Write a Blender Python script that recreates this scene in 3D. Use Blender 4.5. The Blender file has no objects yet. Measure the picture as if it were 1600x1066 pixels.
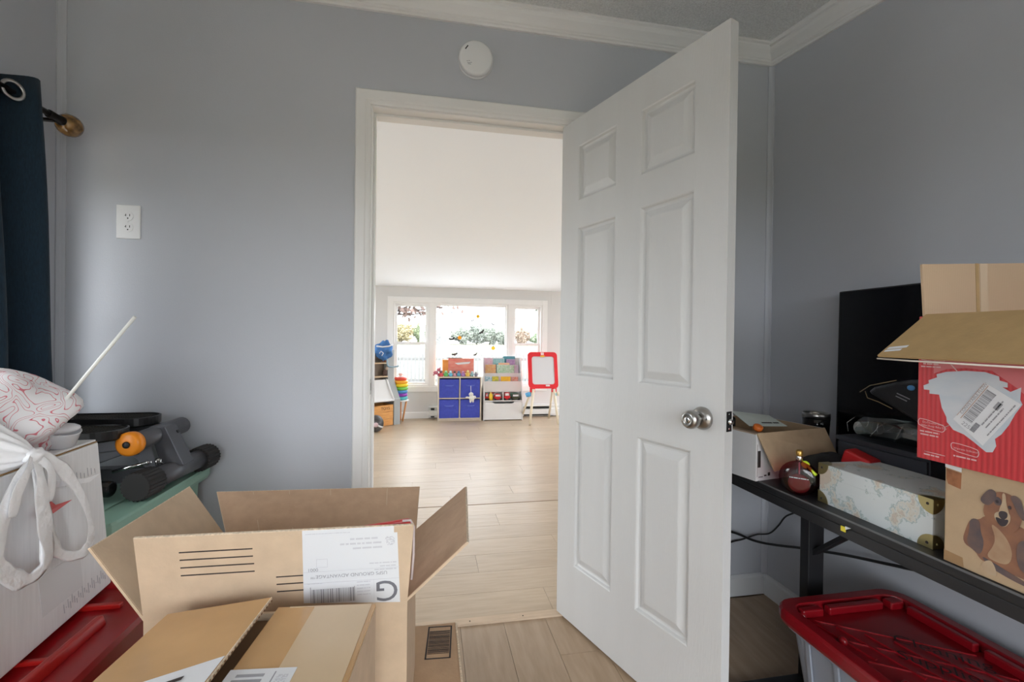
import bpy, bmesh, math, random
from mathutils import Vector, Matrix
random.seed(7)
SC = bpy.context.scene
COL = SC.collection
V = Vector

# ------------------------------------------------------------------ camera
CAM_H = 1.158
cd = bpy.data.cameras.new('camera'); cam = bpy.data.objects.new('camera', cd); COL.objects.link(cam)
cd.sensor_width = 36.0; cd.lens = 703.8 / 1600 * 36.0; cd.clip_start = 0.02; cd.clip_end = 400
yaw, pitch, roll = 0.1843, 0.0058, 0.0127
fw = V((math.sin(yaw), math.cos(yaw), 0)); rt = V((math.cos(yaw), -math.sin(yaw), 0)); up = V((0, 0, 1))
f2 = fw * math.cos(pitch) - up * math.sin(pitch); u2 = up * math.cos(pitch) + fw * math.sin(pitch)
cr, sr = math.cos(roll), math.sin(roll)
ax = rt * cr + u2 * sr; ay = u2 * cr - rt * sr
m = Matrix((ax, ay, -f2)).transposed().to_4x4(); m.translation = V((0, 0, CAM_H))
cam.matrix_world = m
SC.camera = cam

# ------------------------------------------------------------------ sky, exposure
SKY = 9.5
w = bpy.data.worlds.new('world'); SC.world = w; w.use_nodes = True
bg = w.node_tree.nodes['Background']; bg.inputs[0].default_value = (0.90, 0.95, 1.0, 1); bg.inputs[1].default_value = SKY
SC.view_settings.view_transform = 'Standard'; SC.view_settings.look = 'None'
SC.view_settings.exposure = 0.0; SC.view_settings.gamma = 1.0; SC.view_settings.use_curve_mapping = False
SC.cycles.max_bounces = 10; SC.cycles.diffuse_bounces = 6; SC.cycles.transparent_max_bounces = 12
SC.cycles.caustics_reflective = False; SC.cycles.caustics_refractive = False
SC.cycles.sample_clamp_indirect = 6.0

def portal(name, c, sx, sy, direction):
    l = bpy.data.lights.new(name, 'AREA'); l.shape = 'RECTANGLE'; l.size = sx; l.size_y = sy
    l.cycles.is_portal = True
    o = bpy.data.objects.new(name, l); COL.objects.link(o)
    o.location = c; o.rotation_euler = V(direction).to_track_quat('-Z', 'Z' if abs(direction[2]) < .5 else 'Y').to_euler()
    return o
# daylight openings: far triple window, bedroom side window, added for more light: bedroom rear window, far room glass doors
portal('portal_far', (0.593, 6.60, 1.05), 2.2, 1.2, (0, -1, 0))
portal('portal_side', (-1.36, 1.045, 1.215), 1.19, 1.03, (1, 0, 0))
portal('portal_rear', (0.12, -1.58, 0.96), 2.46, 1.8, (0, 1, 0))
portal('portal_den_left', (-3.28, 4.6, 1.02), 3.2, 1.96, (1, 0, 0))
portal('portal_den_right', (4.28, 4.6, 1.02), 3.2, 1.96, (-1, 0, 0))

# ------------------------------------------------------------------ materials
MATS = {}
def mat(name, col, rough=0.6, metal=0.0, var=0.0, vscale=8.0, bump=0.0, bscale=60.0, stretch=None, spec=0.5,
        trans=0.0, coat=0.0, col2=None, objrand=0.0, sheen=0.0, ior=1.45, subs=0.0):
    if name in MATS: return MATS[name]
    mt = bpy.data.materials.new(name); mt.use_nodes = True; nt = mt.node_tree
    b = nt.nodes['Principled BSDF']
    c4 = (col[0], col[1], col[2], 1)
    b.inputs['Base Color'].default_value = c4; b.inputs['Roughness'].default_value = rough
    b.inputs['Metallic'].default_value = metal; b.inputs['Specular IOR Level'].default_value = spec
    b.inputs['IOR'].default_value = ior
    if trans: b.inputs['Transmission Weight'].default_value = trans
    if coat: b.inputs['Coat Weight'].default_value = coat; b.inputs['Coat Roughness'].default_value = .15
    if sheen: b.inputs['Sheen Weight'].default_value = sheen
    need = var or bump or col2
    if need:
        tc = nt.nodes.new('ShaderNodeTexCoord'); mp = nt.nodes.new('ShaderNodeMapping')
        nt.links.new(tc.outputs['Object'], mp.inputs['Vector'])
        if stretch: mp.inputs['Scale'].default_value = stretch
    if objrand:
        oi = nt.nodes.new('ShaderNodeObjectInfo')
        if need:
            ad = nt.nodes.new('ShaderNodeVectorMath'); ad.operation = 'MULTIPLY_ADD'
            cb = nt.nodes.new('ShaderNodeCombineXYZ')
            for k in range(3): nt.links.new(oi.outputs['Random'], cb.inputs[k])
            nt.links.new(cb.outputs[0], ad.inputs[0]); ad.inputs[1].default_value = (37, 53, 71)
            nt.links.new(tc.outputs['Object'], ad.inputs[2]); nt.links.new(ad.outputs[0], mp.inputs['Vector'])
    if var or col2:
        nz = nt.nodes.new('ShaderNodeTexNoise'); nz.inputs['Scale'].default_value = vscale; nz.inputs['Detail'].default_value = 5
        nt.links.new(mp.outputs[0], nz.inputs['Vector'])
        rp = nt.nodes.new('ShaderNodeValToRGB')
        lo = col2 if col2 else tuple(max(0, c * (1 - var)) for c in col)
        hi = col if col2 else tuple(min(1, c * (1 + var)) for c in col)
        rp.color_ramp.elements[0].position = .32; rp.color_ramp.elements[1].position = .68
        rp.color_ramp.elements[0].color = (*lo, 1); rp.color_ramp.elements[1].color = (*hi, 1)
        nt.links.new(nz.outputs['Fac'], rp.inputs[0]); out = rp.outputs[0]
    else:
        out = None
    if objrand:
        hs = nt.nodes.new('ShaderNodeHueSaturation'); mr = nt.nodes.new('ShaderNodeMapRange')
        mr.inputs['To Min'].default_value = 1 - objrand; mr.inputs['To Max'].default_value = 1 + objrand
        nt.links.new(oi.outputs['Random'], mr.inputs['Value']); nt.links.new(mr.outputs[0], hs.inputs['Value'])
        if out: nt.links.new(out, hs.inputs['Color'])
        else: hs.inputs['Color'].default_value = c4
        out = hs.outputs[0]
    if out: nt.links.new(out, b.inputs['Base Color'])
    if bump:
        n2 = nt.nodes.new('ShaderNodeTexNoise'); n2.inputs['Scale'].default_value = bscale; n2.inputs['Detail'].default_value = 4
        nt.links.new(mp.outputs[0], n2.inputs['Vector'])
        bp = nt.nodes.new('ShaderNodeBump'); bp.inputs['Strength'].default_value = bump; bp.inputs['Distance'].default_value = .01
        nt.links.new(n2.outputs['Fac'], bp.inputs['Height']); nt.links.new(bp.outputs[0], b.inputs['Normal'])
    MATS[name] = mt
    return mt

def wave_mat(name, col, col2, scale, direction='X', rough=.7, distort=0.0, bump=0.0):
    mt = bpy.data.materials.new(name); mt.use_nodes = True; nt = mt.node_tree; b = nt.nodes['Principled BSDF']
    tc = nt.nodes.new('ShaderNodeTexCoord'); wv = nt.nodes.new('ShaderNodeTexWave'); wv.bands_direction = direction
    wv.inputs['Scale'].default_value = scale; wv.inputs['Distortion'].default_value = distort
    rp = nt.nodes.new('ShaderNodeValToRGB'); rp.color_ramp.elements[0].color = (*col, 1); rp.color_ramp.elements[1].color = (*col2, 1)
    nt.links.new(tc.outputs['Object'], wv.inputs['Vector']); nt.links.new(wv.outputs['Fac'], rp.inputs[0])
    nt.links.new(rp.outputs[0], b.inputs['Base Color']); b.inputs['Roughness'].default_value = rough
    if bump:
        bp = nt.nodes.new('ShaderNodeBump'); bp.inputs['Strength'].default_value = bump; bp.inputs['Distance'].default_value = .002
        nt.links.new(wv.outputs['Fac'], bp.inputs['Height']); nt.links.new(bp.outputs[0], b.inputs['Normal'])
    return mt

def glass_mat(name, tint=(1, 1, 1), gloss=.06, rough=0.02):
    mt = bpy.data.materials.new(name); mt.use_nodes = True; nt = mt.node_tree; nt.nodes.clear()
    o = nt.nodes.new('ShaderNodeOutputMaterial'); mx = nt.nodes.new('ShaderNodeMixShader')
    t = nt.nodes.new('ShaderNodeBsdfTransparent'); g = nt.nodes.new('ShaderNodeBsdfGlossy')
    t.inputs[0].default_value = (*tint, 1); g.inputs['Roughness'].default_value = rough; mx.inputs[0].default_value = gloss
    nt.links.new(t.outputs[0], mx.inputs[1]); nt.links.new(g.outputs[0], mx.inputs[2]); nt.links.new(mx.outputs[0], o.inputs[0])
    return mt

def film_mat(name, col, alpha, rough=.3):
    mt = bpy.data.materials.new(name); mt.use_nodes = True; b = mt.node_tree.nodes['Principled BSDF']
    b.inputs['Base Color'].default_value = (*col, 1); b.inputs['Alpha'].default_value = alpha; b.inputs['Roughness'].default_value = rough
    return mt

WALL = mat('wall_paint', (.515, .53, .57), .55, var=.025, vscale=1.5, bump=.05, bscale=250)
CEIL = mat('popcorn_ceiling', (.85, .86, .85), .95, var=.10, vscale=140, bump=.9, bscale=150)
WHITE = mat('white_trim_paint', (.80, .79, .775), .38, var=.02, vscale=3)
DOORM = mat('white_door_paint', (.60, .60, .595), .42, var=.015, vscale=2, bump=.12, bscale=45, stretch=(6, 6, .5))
BASEM = mat('baseboard_paint', (.70, .71, .72), .45)
FWALL = mat('den_wall_paint', (.66, .65, .64), .7, var=.02, vscale=2)
FCEIL = mat('den_ceiling_paint', (.915, .95, .995), .8)
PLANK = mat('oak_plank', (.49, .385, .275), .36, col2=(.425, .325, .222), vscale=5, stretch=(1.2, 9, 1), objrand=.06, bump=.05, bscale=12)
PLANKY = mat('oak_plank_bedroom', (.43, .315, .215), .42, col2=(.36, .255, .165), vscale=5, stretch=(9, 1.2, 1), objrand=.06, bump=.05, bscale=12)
GAP = mat('plank_gap', (.26, .19, .13), .9)
KRAFT = mat('kraft_cardboard', (.56, .42, .29), .75, var=.06, vscale=30, bump=.06, bscale=160)
KRAFT_IN = mat('kraft_inner', (.50, .335, .22), .8, var=.06, vscale=40, bump=.08, bscale=160)
KRAFT_TAPE = mat('taped_cardboard', (.50, .295, .13), .22, var=.08, vscale=10, coat=.3)
KRAFT_PALE = mat('pale_tape', (.58, .43, .27), .28, coat=.3, var=.04, vscale=8)
KRAFT_EDGE = mat('cardboard_edge', (.66, .54, .40), .85, var=.25, vscale=220)
INK = mat('black_ink', (.03, .022, .02), .7)
GREYINK = mat('grey_ink', (.30, .30, .32), .7)
PALEINK = mat('pale_ink', (.55, .55, .58), .7)
PAPER = mat('label_paper', (.68, .69, .71), .55)
BLACK = mat('black_plastic', (.012, .012, .013), .35)
MATTBLACK = mat('black_laminate', (.018, .018, .020), .45, bump=.03, bscale=300)
STEEL = mat('brushed_steel', (.42, .41, .395), .28, metal=1.0, bump=.03, bscale=300)
CHROME = mat('chrome', (.75, .75, .75), .12, metal=1.0)
GLASS = glass_mat('window_glass')

# ------------------------------------------------------------------ mesh builder
class MB:
    def __init__(s): s.v = []; s.f = []; s.sm = []
    def add(s, vs, fs, smooth=False):
        o = len(s.v); s.v += [V(p) for p in vs]; s.f += [tuple(o + i for i in q) for q in fs]; s.sm += [smooth] * len(fs); return s
    def box(s, x0, x1, y0, y1, z0, z1):
        return s.add([(x0, y0, z0), (x1, y0, z0), (x1, y1, z0), (x0, y1, z0), (x0, y0, z1), (x1, y0, z1), (x1, y1, z1), (x0, y1, z1)],
                     [(0, 3, 2, 1), (4, 5, 6, 7), (0, 1, 5, 4), (1, 2, 6, 5), (2, 3, 7, 6), (3, 0, 4, 7)])
    def obox(s, c, size, u=(1, 0, 0), v=(0, 1, 0)):
        u = V(u).normalized(); v = V(v).normalized(); n = u.cross(v); c = V(c); a, b, d = [k / 2 for k in size]
        P = [c + u * (a * i) + v * (b * j) + n * (d * k) for k in (-1, 1) for i, j in ((-1, -1), (1, -1), (1, 1), (-1, 1))]
        return s.add(P, [(0, 3, 2, 1), (4, 5, 6, 7), (0, 1, 5, 4), (1, 2, 6, 5), (2, 3, 7, 6), (3, 0, 4, 7)])
    def extrude(s, poly, vec, smooth=False):
        n = len(poly); vec = V(vec); P = [V(p) for p in poly] + [V(p) + vec for p in poly]
        fs = [tuple(range(n)), tuple(range(2 * n - 1, n - 1, -1))]
        s.add(P, fs); 
        o = len(s.v) - 2 * n
        for i in range(n):
            j = (i + 1) % n
            s.f.append((o + i, o + i + n, o + j + n, o + j)); s.sm.append(smooth)
        return s
    def slab(s, c4, t):
        c = [V(p) for p in c4]; n = (c[1] - c[0]).cross(c[3] - c[0]).normalized()
        return s.extrude(c, -n * t)
    def ring(s, rings, closed=True, caps=True, smooth=True):
        n = len(rings[0]); o = len(s.v)
        for r in rings: s.v += [V(p) for p in r]
        for k in range(len(rings) - 1):
            for i in range(n if closed else n - 1):
                j = (i + 1) % n
                s.f.append((o + k * n + i, o + k * n + j, o + (k + 1) * n + j, o + (k + 1) * n + i)); s.sm.append(smooth)
        if caps and closed:
            s.f.append(tuple(o + i for i in range(n - 1, -1, -1))); s.sm.append(False)
            e = o + (len(rings) - 1) * n
            s.f.append(tuple(e + i for i in range(n))); s.sm.append(False)
        return s
    def tube(s, path, r, n=10, caps=True):
        path = [V(p) for p in path]; rs = r if isinstance(r, (list, tuple)) else [r] * len(path)
        rings = []; prev = None
        for i, p in enumerate(path):
            d = (path[min(i + 1, len(path) - 1)] - path[max(i - 1, 0)]).normalized()
            if prev is None: prev = d.orthogonal().normalized()
            a = (prev - d * prev.dot(d)).normalized(); b = d.cross(a); prev = a
            rings.append([p + (a * math.cos(t) + b * math.sin(t)) * rs[i] for t in [2 * math.pi * k / n for k in range(n)]])
        return s.ring(rings, caps=caps)
    def lathe(s, prof, o=(0, 0, 0), axis=(0, 0, 1), n=20, sc=(1, 1)):
        ax_ = V(axis).normalized(); a = ax_.orthogonal().normalized() if abs(ax_.z) < .99 else V((1, 0, 0)); b = ax_.cross(a); o = V(o)
        rings = [[o + ax_ * h + (a * math.cos(t) * sc[0] + b * math.sin(t) * sc[1]) * max(r, 1e-5) for t in [2 * math.pi * k / n for k in range(n)]] for r, h in prof]
        return s.ring(rings)
    def blob(s, c, r, n=10, k=6):
        r = r if isinstance(r, (tuple, list)) else (r, r, r); c = V(c)
        rings = []
        for i in range(k + 1):
            t = math.pi * (.02 + .96 * i / k)
            rings.append([c + V((r[0] * math.sin(t) * math.cos(q), r[1] * math.sin(t) * math.sin(q), -r[2] * math.cos(t))) for q in [2 * math.pi * j / n for j in range(n)]])
        return s.ring(rings)
    def strip(s, path, wid, t=.0012):
        # a ribbon: path of points, width vector per point
        path = [V(p) for p in path]; L = []; R = []
        for i, p in enumerate(path):
            wv = V(wid[i]) if isinstance(wid[0], (tuple, list, Vector)) else V(wid)
            L.append(p - wv / 2); R.append(p + wv / 2)
        rings = []
        for i in range(len(path)):
            d = (path[min(i + 1, len(path) - 1)] - path[max(i - 1, 0)]).normalized(); n = d.cross((R[i] - L[i]).normalized()) * (t / 2)
            rings.append([L[i] + n, R[i] + n, R[i] - n, L[i] - n])
        return s.ring(rings, smooth=False)

def mesh_of(mb, off=(0, 0, 0), name='mesh', fix=True):
    me = bpy.data.meshes.new(name); off = V(off)
    me.from_pydata([tuple(p - off) for p in mb.v], [], mb.f)
    me.polygons.foreach_set('use_smooth', mb.sm)
    if fix:
        bm = bmesh.new(); bm.from_mesh(me); bmesh.ops.recalc_face_normals(bm, faces=bm.faces); bm.to_mesh(me); bm.free()
    me.update(); return me

ORIG = {}
def empty(name, loc, label, cat, group=None):
    o = bpy.data.objects.new(name, None); COL.objects.link(o); o.location = loc; o.empty_display_size = .05
    ORIG[o.name] = V(loc); tag(o, label, cat, group); return o
def tag(o, label, cat, group=None):
    o['label'] = label; o['category'] = cat
    if group: o['group'] = group
    return o
def root_of(o):
    return ORIG[o.name]
def part(name, mb, mt, parent, bevel=0, label=None, fix=True, subsurf=0):
    """mesh in world coordinates, parented to parent (parent's origin = its thing's origin)"""
    off = root_of(parent)
    o = bpy.data.objects.new(name, mesh_of(mb, off, name, fix)); COL.objects.link(o); o.parent = parent
    ORIG[o.name] = off
    o.data.materials.append(mt)
    if bevel:
        b = o.modifiers.new('bevel', 'BEVEL'); b.width = bevel; b.segments = 2; b.limit_method = 'ANGLE'; b.angle_limit = .6
    if subsurf:
        b = o.modifiers.new('sub', 'SUBSURF'); b.levels = subsurf; b.render_levels = subsurf
    if label: o['label'] = label
    return o
def solo(name, mb, mt, label, cat, group=None, bevel=0, loc=None):
    c = V(loc) if loc else V((sum(p.x for p in mb.v) / len(mb.v), sum(p.y for p in mb.v) / len(mb.v), min(p.z for p in mb.v)))
    o = bpy.data.objects.new(name, mesh_of(mb, c, name)); COL.objects.link(o); o.location = c; ORIG[o.name] = c
    o.data.materials.append(mt); tag(o, label, cat, group)
    if bevel:
        b = o.modifiers.new('bevel', 'BEVEL'); b.width = bevel; b.segments = 2; b.limit_method = 'ANGLE'; b.angle_limit = .6
    return o
def struct(name, mb, mt, bevel=0):
    o = bpy.data.objects.new(name, mesh_of(mb, (0, 0, 0), name)); COL.objects.link(o); ORIG[o.name] = V((0, 0, 0))
    o.data.materials.append(mt); o['kind'] = 'structure'
    if bevel:
        b = o.modifiers.new('bevel', 'BEVEL'); b.width = bevel; b.segments = 2; b.limit_method = 'ANGLE'; b.angle_limit = .6
    return o
def text_mb(txt, size, o, u, v, t=.0003, align='LEFT', res=4, thin=0.0):
    cu = bpy.data.curves.new('txt', 'FONT'); cu.body = txt; cu.size = size; cu.align_x = align; cu.resolution_u = res; cu.offset = thin
    ob = bpy.data.objects.new('txt', cu); COL.objects.link(ob)
    dg = bpy.context.evaluated_depsgraph_get(); dg.update()
    me = bpy.data.meshes.new_from_object(ob.evaluated_get(dg))
    u = V(u).normalized(); v = V(v).normalized(); n = u.cross(v); o = V(o)
    mb = MB(); mb.add([o + u * p.co.x + v * p.co.y + n * t for p in me.vertices], [tuple(f.vertices) for f in me.polygons])
    bpy.data.objects.remove(ob); bpy.data.curves.remove(cu); bpy.data.meshes.remove(me)
    return mb
def panel_uv(o, u, v, rects, lift=.0003, t=.0002):
    """flat printed rectangles (u0,u1,v0,v1) on a face"""
    u = V(u).normalized(); v = V(v).normalized(); n = u.cross(v); o = V(o); mb = MB()
    for a, b, c, d in rects:
        P = [o + u * x + v * y + n * lift for x, y in ((a, c), (b, c), (b, d), (a, d))]
        mb.extrude(P, -n * t)
    return mb
def words(u0, u1, v0, h, seed):
    r = random.Random(seed); out = []; x = u0
    while x < u1:
        L = (.2 + r.random()) * h * 5; out.append((x, min(x + L, u1), v0, v0 + h)); x += L + h * .6
    return out
def barcode(u0, u1, v0, v1, seed, horiz=False):
    r = random.Random(seed); out = []; x = u0 if not horiz else v0; end = u1 if not horiz else v1; step = (end - x) / 46
    while x < end:
        wd = step * r.choice((.5, .5, 1, 1.6)); q = min(x + wd, end)
        out.append((x, q, v0, v1) if not horiz else (u0, u1, x, q)); x = q + step * r.choice((.5, .7, 1.1))
    return out

# ------------------------------------------------------------------ room shell
D = 1.826; T = .115; XL, XR = -1.261, 1.540; YR = -1.5
OX0, OX1, OZ = -.222, .590, 2.050        # door opening
SLOPE = .146
def ceil_z(y): return 2.500 - SLOPE * (D - y)
def wall_y(name, y0, y1, x0, x1, z0, z1, holes, mt):
    mb = MB(); xs = sorted({x0, x1, *[h[0] for h in holes], *[h[1] for h in holes]})
    for a, b in zip(xs, xs[1:]):
        hs = sorted([h for h in holes if h[0] <= a + 1e-6 and h[1] >= b - 1e-6], key=lambda h: h[2]); z = z0
        for h in hs:
            if h[2] > z: mb.box(a, b, y0, y1, z, h[2])
            z = h[3]
        if z < z1: mb.box(a, b, y0, y1, z, z1)
    return struct(name, mb, mt)
def wall_x(name, x0, x1, y0, y1, z0, z1, holes, mt):
    mb = MB(); ys = sorted({y0, y1, *[h[0] for h in holes], *[h[1] for h in holes]})
    for a, b in zip(ys, ys[1:]):
        hs = sorted([h for h in holes if h[0] <= a + 1e-6 and h[1] >= b - 1e-6], key=lambda h: h[2]); z = z0
        for h in hs:
            if h[2] > z: mb.box(x0, x1, a, b, z, h[2])
            z = h[3]
        if z < z1: mb.box(x0, x1, a, b, z, z1)
    return struct(name, mb, mt)

DX0, DX1, DY1 = -3.2, 4.2, 6.55
wall_y('wall_back', D, D + T / 2, XL, XR, 0, 2.62, [(OX0 - .019, OX1 + .019, 0, OZ + .019)], WALL)
wall_y('wall_den_near', D + T / 2, D + T, DX0, DX1, 0, 2.62, [(OX0 - .019, OX1 + .019, 0, OZ + .019)], FWALL)
wall_x('wall_right', XR, XR + T, YR - T, D, 0, 2.55, [], WALL)
LW = (.45, 1.64, .70, 1.73)
wall_x('wall_left', XL - T, XL, YR - T, D, 0, 2.55, [LW], WALL)
RW = (-1.11, 1.35, .06, 1.86)  # unseen rear window, added to light the room from behind the camera
wall_y('wall_rear', YR - T, YR, XL, XR, 0, 2.3, [RW], WALL)
FWIN = (-.49, 1.68, .455, 1.655)
wall_y('wall_den_far', DY1, DY1 + T, DX0 - T, DX1 + T, 0, 2.05, [FWIN], FWALL)
GD = (3.0, 6.2, .05, 2.0)
wall_x('wall_den_left', DX0 - T, DX0, D + T / 2, DY1, 0, 2.62, [GD], FWALL)
wall_x('wall_den_right', DX1, DX1 + T, D + T / 2, DY1, 0, 2.62, [GD], FWALL)
def sloped(name, x0, x1, ya, za, yb, zb, th, mt):
    mb = MB(); mb.extrude([(x0, ya, za), (x1, ya, za), (x1, yb, zb), (x0, yb, zb)], (0, 0, th)); return struct(name, mb, mt)
sloped('ceiling', XL - T, XR + T, D + .02, ceil_z(D + .02), YR - T, ceil_z(YR - T), .12, CEIL)
FCZ = 1.875
sloped('ceiling_den', DX0 - T, DX1 + T, DY1 + T, FCZ - .146 * T, D + T / 2, FCZ + .146 * (DY1 - D - T / 2), .12, FCEIL)

# floor: subfloor slab and individual planks
floor = struct('floor', MB().box(DX0 - T, DX1 + T, YR - T, DY1 + T, -.12, -.006), GAP)
PLK = {}
def plank(x0, x1, y0, y1, z, mt, g=.0007):
    key = (round(x1 - x0, 3), round(y1 - y0, 3), mt.name)
    if key not in PLK:
        a, b = (x1 - x0) / 2 - g, (y1 - y0) / 2 - g
        me = mesh_of(MB().box(-a, a, -b, b, -.0065, 0), (0, 0, 0), 'plank'); me.materials.append(mt); PLK[key] = me
    o = bpy.data.objects.new('plank', PLK[key]); COL.objects.link(o); o.parent = floor
    o.location = ((x0 + x1) / 2, (y0 + y1) / 2, z)
PW = .18
y = D + .022; r = 0
Y2 = 3.112
def den_rows(y0, y1):
    global r
    n = round((y1 - y0) / PW); h = (y1 - y0) / n
    for k in range(n):
        x = -1.9 + (r * .47) % 1.22 - 1.22; r += 1
        while x < 3.4:
            a, b = max(x, -2.4), min(x + 1.22, 3.4)
            if b - a > .05: plank(a, b, y0 + k * h, y0 + (k + 1) * h, 0, PLANK)
            x += 1.22
den_rows(y, Y2 - .006); den_rows(Y2 + .006, DY1)
k = 0
x = XL
n = 16; hw = (XR - XL) / n
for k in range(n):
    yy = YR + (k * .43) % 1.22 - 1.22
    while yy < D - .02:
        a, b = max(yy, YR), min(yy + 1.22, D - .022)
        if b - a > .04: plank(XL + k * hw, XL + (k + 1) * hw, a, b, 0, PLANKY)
        yy += 1.22
fo = MB().box(DX0, -2.4, D + T, DY1, -.006, 0).box(3.4, DX1, D + T, DY1, -.006, 0)
bpy_o = part('far_boards', fo, PLANK, floor); bpy_o['kind'] = 'stuff'
STRIPM = mat('threshold_wood', (.58, .44, .31), .45, var=.06, vscale=12, stretch=(1, 8, 1))
th = MB(); th.extrude([(OX0 + .002, D - .024, 0), (OX0 + .002, D - .020, .006), (OX0 + .002, D + .016, .008), (OX0 + .002, D + .02, 0)], (OX1 - OX0 - .004, 0, 0))
o_th = struct('trim_1', th, STRIPM)
part('nail', MB().lathe([(.003, 0), (.002, .0015)], (-.05, D - .006, .0075), n=8), INK, o_th)
part('nail', MB().lathe([(.003, 0), (.002, .0015)], (.18, D - .006, .0075), n=8), INK, o_th)
part('nail', MB().lathe([(.003, 0), (.002, .0015)], (.40, D - .006, .0075), n=8), INK, o_th)
struct('trim_2', MB().box(-2.4, 3.4, Y2 - .005, Y2 + .005, -.006, .001), mat('seam_strip', (.25, .16, .09), .6))

# crown moulding, corner battens, baseboards
CP = [(0, 0), (.011, 0), (.013, .008), (.018, .011), (.019, .018), (.024, .021), (.034, .034), (.046, .046), (.052, .056), (.053, .062), (.062, .066), (.064, .082), (0, .082)]
CZ = 2.418
struct('trim_3', MB().extrude([(XL, D - a, CZ + b) for a, b in CP], (XR - XL, 0, 0)), WHITE)
struct('trim_4', MB().extrude([(XR - a, D, CZ + b) for a, b in CP], (0, YR - D, SLOPE * (YR - D))), WHITE)
struct('trim_5', MB().extrude([(XL + a, D, CZ + b) for a, b in CP], (0, YR - D, SLOPE * (YR - D))), WHITE)
def corner(name, x, s):
    P = [(x, D), (x + s * .020, D), (x + s * .020, D - .004), (x + s * .012, D - .008), (x + s * .008, D - .012), (x + s * .004, D - .020), (x, D - .020)]
    struct(name, MB().extrude([(a, b, .09) for a, b in P], (0, 0, CZ - .09)), WALL)
corner('trim_6', XR, -1); corner('trim_7', XL, 1)
BP = [(0, 0), (.013, 0), (.013, .078), (.010, .087), (.004, .093), (0, .093)]
struct('baseboard_back', MB().extrude([(OX1 + .08, D - a, b) for a, b in BP], (XR - OX1 - .08, 0, 0)).extrude([(XL, D - a, b) for a, b in BP], (OX0 - .08 - XL, 0, 0)), BASEM)
struct('baseboard_right', MB().extrude([(XR - a, D, b) for a, b in BP], (0, YR - D, 0)), BASEM)
struct('baseboard_left', MB().extrude([(XL + a, D, b) for a, b in BP], (0, YR - D, 0)), BASEM)
struct('baseboard_den_far', MB().extrude([(-3.2, DY1 - a, b) for a, b in BP], (3.22, 0, 0)).extrude([(2.1, DY1 - a, b) for a, b in BP], (2.1, 0, 0)), WHITE)
for i, xx in enumerate((-.62, .60, 1.82)):
    struct('trim_%d' % (11 + i), MB().box(xx - .006, xx + .006, DY1 - .003, DY1, 1.66, 1.88), FWALL)

# door frame: jambs, stop, casing
fr = struct('trim_8', MB().box(OX0 - .019, OX0, D - .002, D + T + .002, 0, OZ + .019).box(OX1, OX1 + .019, D - .002, D + T + .002, 0, OZ + .019).box(OX0, OX1, D - .002, D + T + .002, OZ, OZ + .019), WHITE)
part('door_stop', MB().box(OX0, OX0 + .010, D + .045, D + .078, 0, OZ).box(OX1 - .010, OX1, D + .045, D + .078, 0, OZ).box(OX0 + .01, OX1 - .01, D + .045, D + .078, OZ - .010, OZ), WHITE, fr, bevel=.002)
part('strike_plate', MB().box(OX0 - .001, OX0 + .0015, D + .012, D + .040, .93, .99), STEEL, fr)
part('strike_hole', MB().box(OX0, OX0 + .002, D + .018, D + .034, .945, .975), BLACK, fr)
CS = [(0, 0), (.0, .010), (.008, .013), (.016, .013), (.020, .016), (.052, .018), (.057, .013), (.057, 0)]   # (from inner edge, out)
def casing(name, yface, s, mt):
    i0, i1, zt = OX0 - .005, OX1 + .005, OZ + .005
    mb = MB()
    def leg(xi, sx):
        bot = [V((xi + sx * a, yface - s * b, 0)) for a, b in CS]
        top = [V((xi + sx * a, yface - s * b, zt + a)) for a, b in CS]
        mb.ring([bot, top], smooth=False)
    leg(i0, -1); leg(i1, 1)
    L = [V((i0 - a, yface - s * b, zt + a)) for a, b in CS]; R = [V((i1 + a, yface - s * b, zt + a)) for a, b in CS]
    mb.ring([L, R], smooth=False)
    return struct(name, mb, mt)
casing('trim_9', D, 1, WHITE); casing('trim_10', D + T, -1, WHITE)

# ------------------------------------------------------------------ windows
def window_x_frame(name, xw, s, hole, sash=True):
    """window in an x = const wall, room side towards s"""
    y0, y1, z0, z1 = hole
    c = .062
    xi = xw + s * .016
    def bx(mb, xa, xb, ya, yb, za, zb): mb.box(min(xa, xb), max(xa, xb), ya, yb, za, zb); return mb
    mb = MB(); bx(mb, xw, xi, y0 - c, y0, z0 - c, z1 + c); bx(mb, xw, xi, y1, y1 + c, z0 - c, z1 + c); bx(mb, xw, xi, y0, y1, z1, z1 + c); bx(mb, xw, xi, y0, y1, z0 - c, z0)
    o = struct(name, mb, WHITE, bevel=.003)
    xo = xw - s * T
    jm = MB()
    for a in ((y0, y0 + .02, z0, z1), (y1 - .02, y1, z0, z1), (y0, y1, z0, z0 + .02), (y0, y1, z1 - .02, z1)): bx(jm, xw, xo, *a)
    part('window_frame', jm, WHITE, o)
    zm = (z0 + z1) / 2
    for za, zb, off in ((z0 + .02, zm + .02, .05), (zm - .02, z1 - .02, .075)):
        xs = xw - s * off; f = MB(); e = .035
        for a in ((y0 + .02, y0 + .02 + e, za, zb), (y1 - .02 - e, y1 - .02, za, zb), (y0 + .02 + e, y1 - .02 - e, za, za + e), (y0 + .02 + e, y1 - .02 - e, zb - e, zb)):
            bx(f, xs - .012, xs + .012, *a)
        sa = part('sash', f, WHITE, o)
        part('pane', MB().box(xs - .002, xs + .002, y0 + .05, y1 - .05, za + .03, zb - .03), GLASS, sa)
    return o
window_x_frame('window_2', XL, 1, LW)
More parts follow.
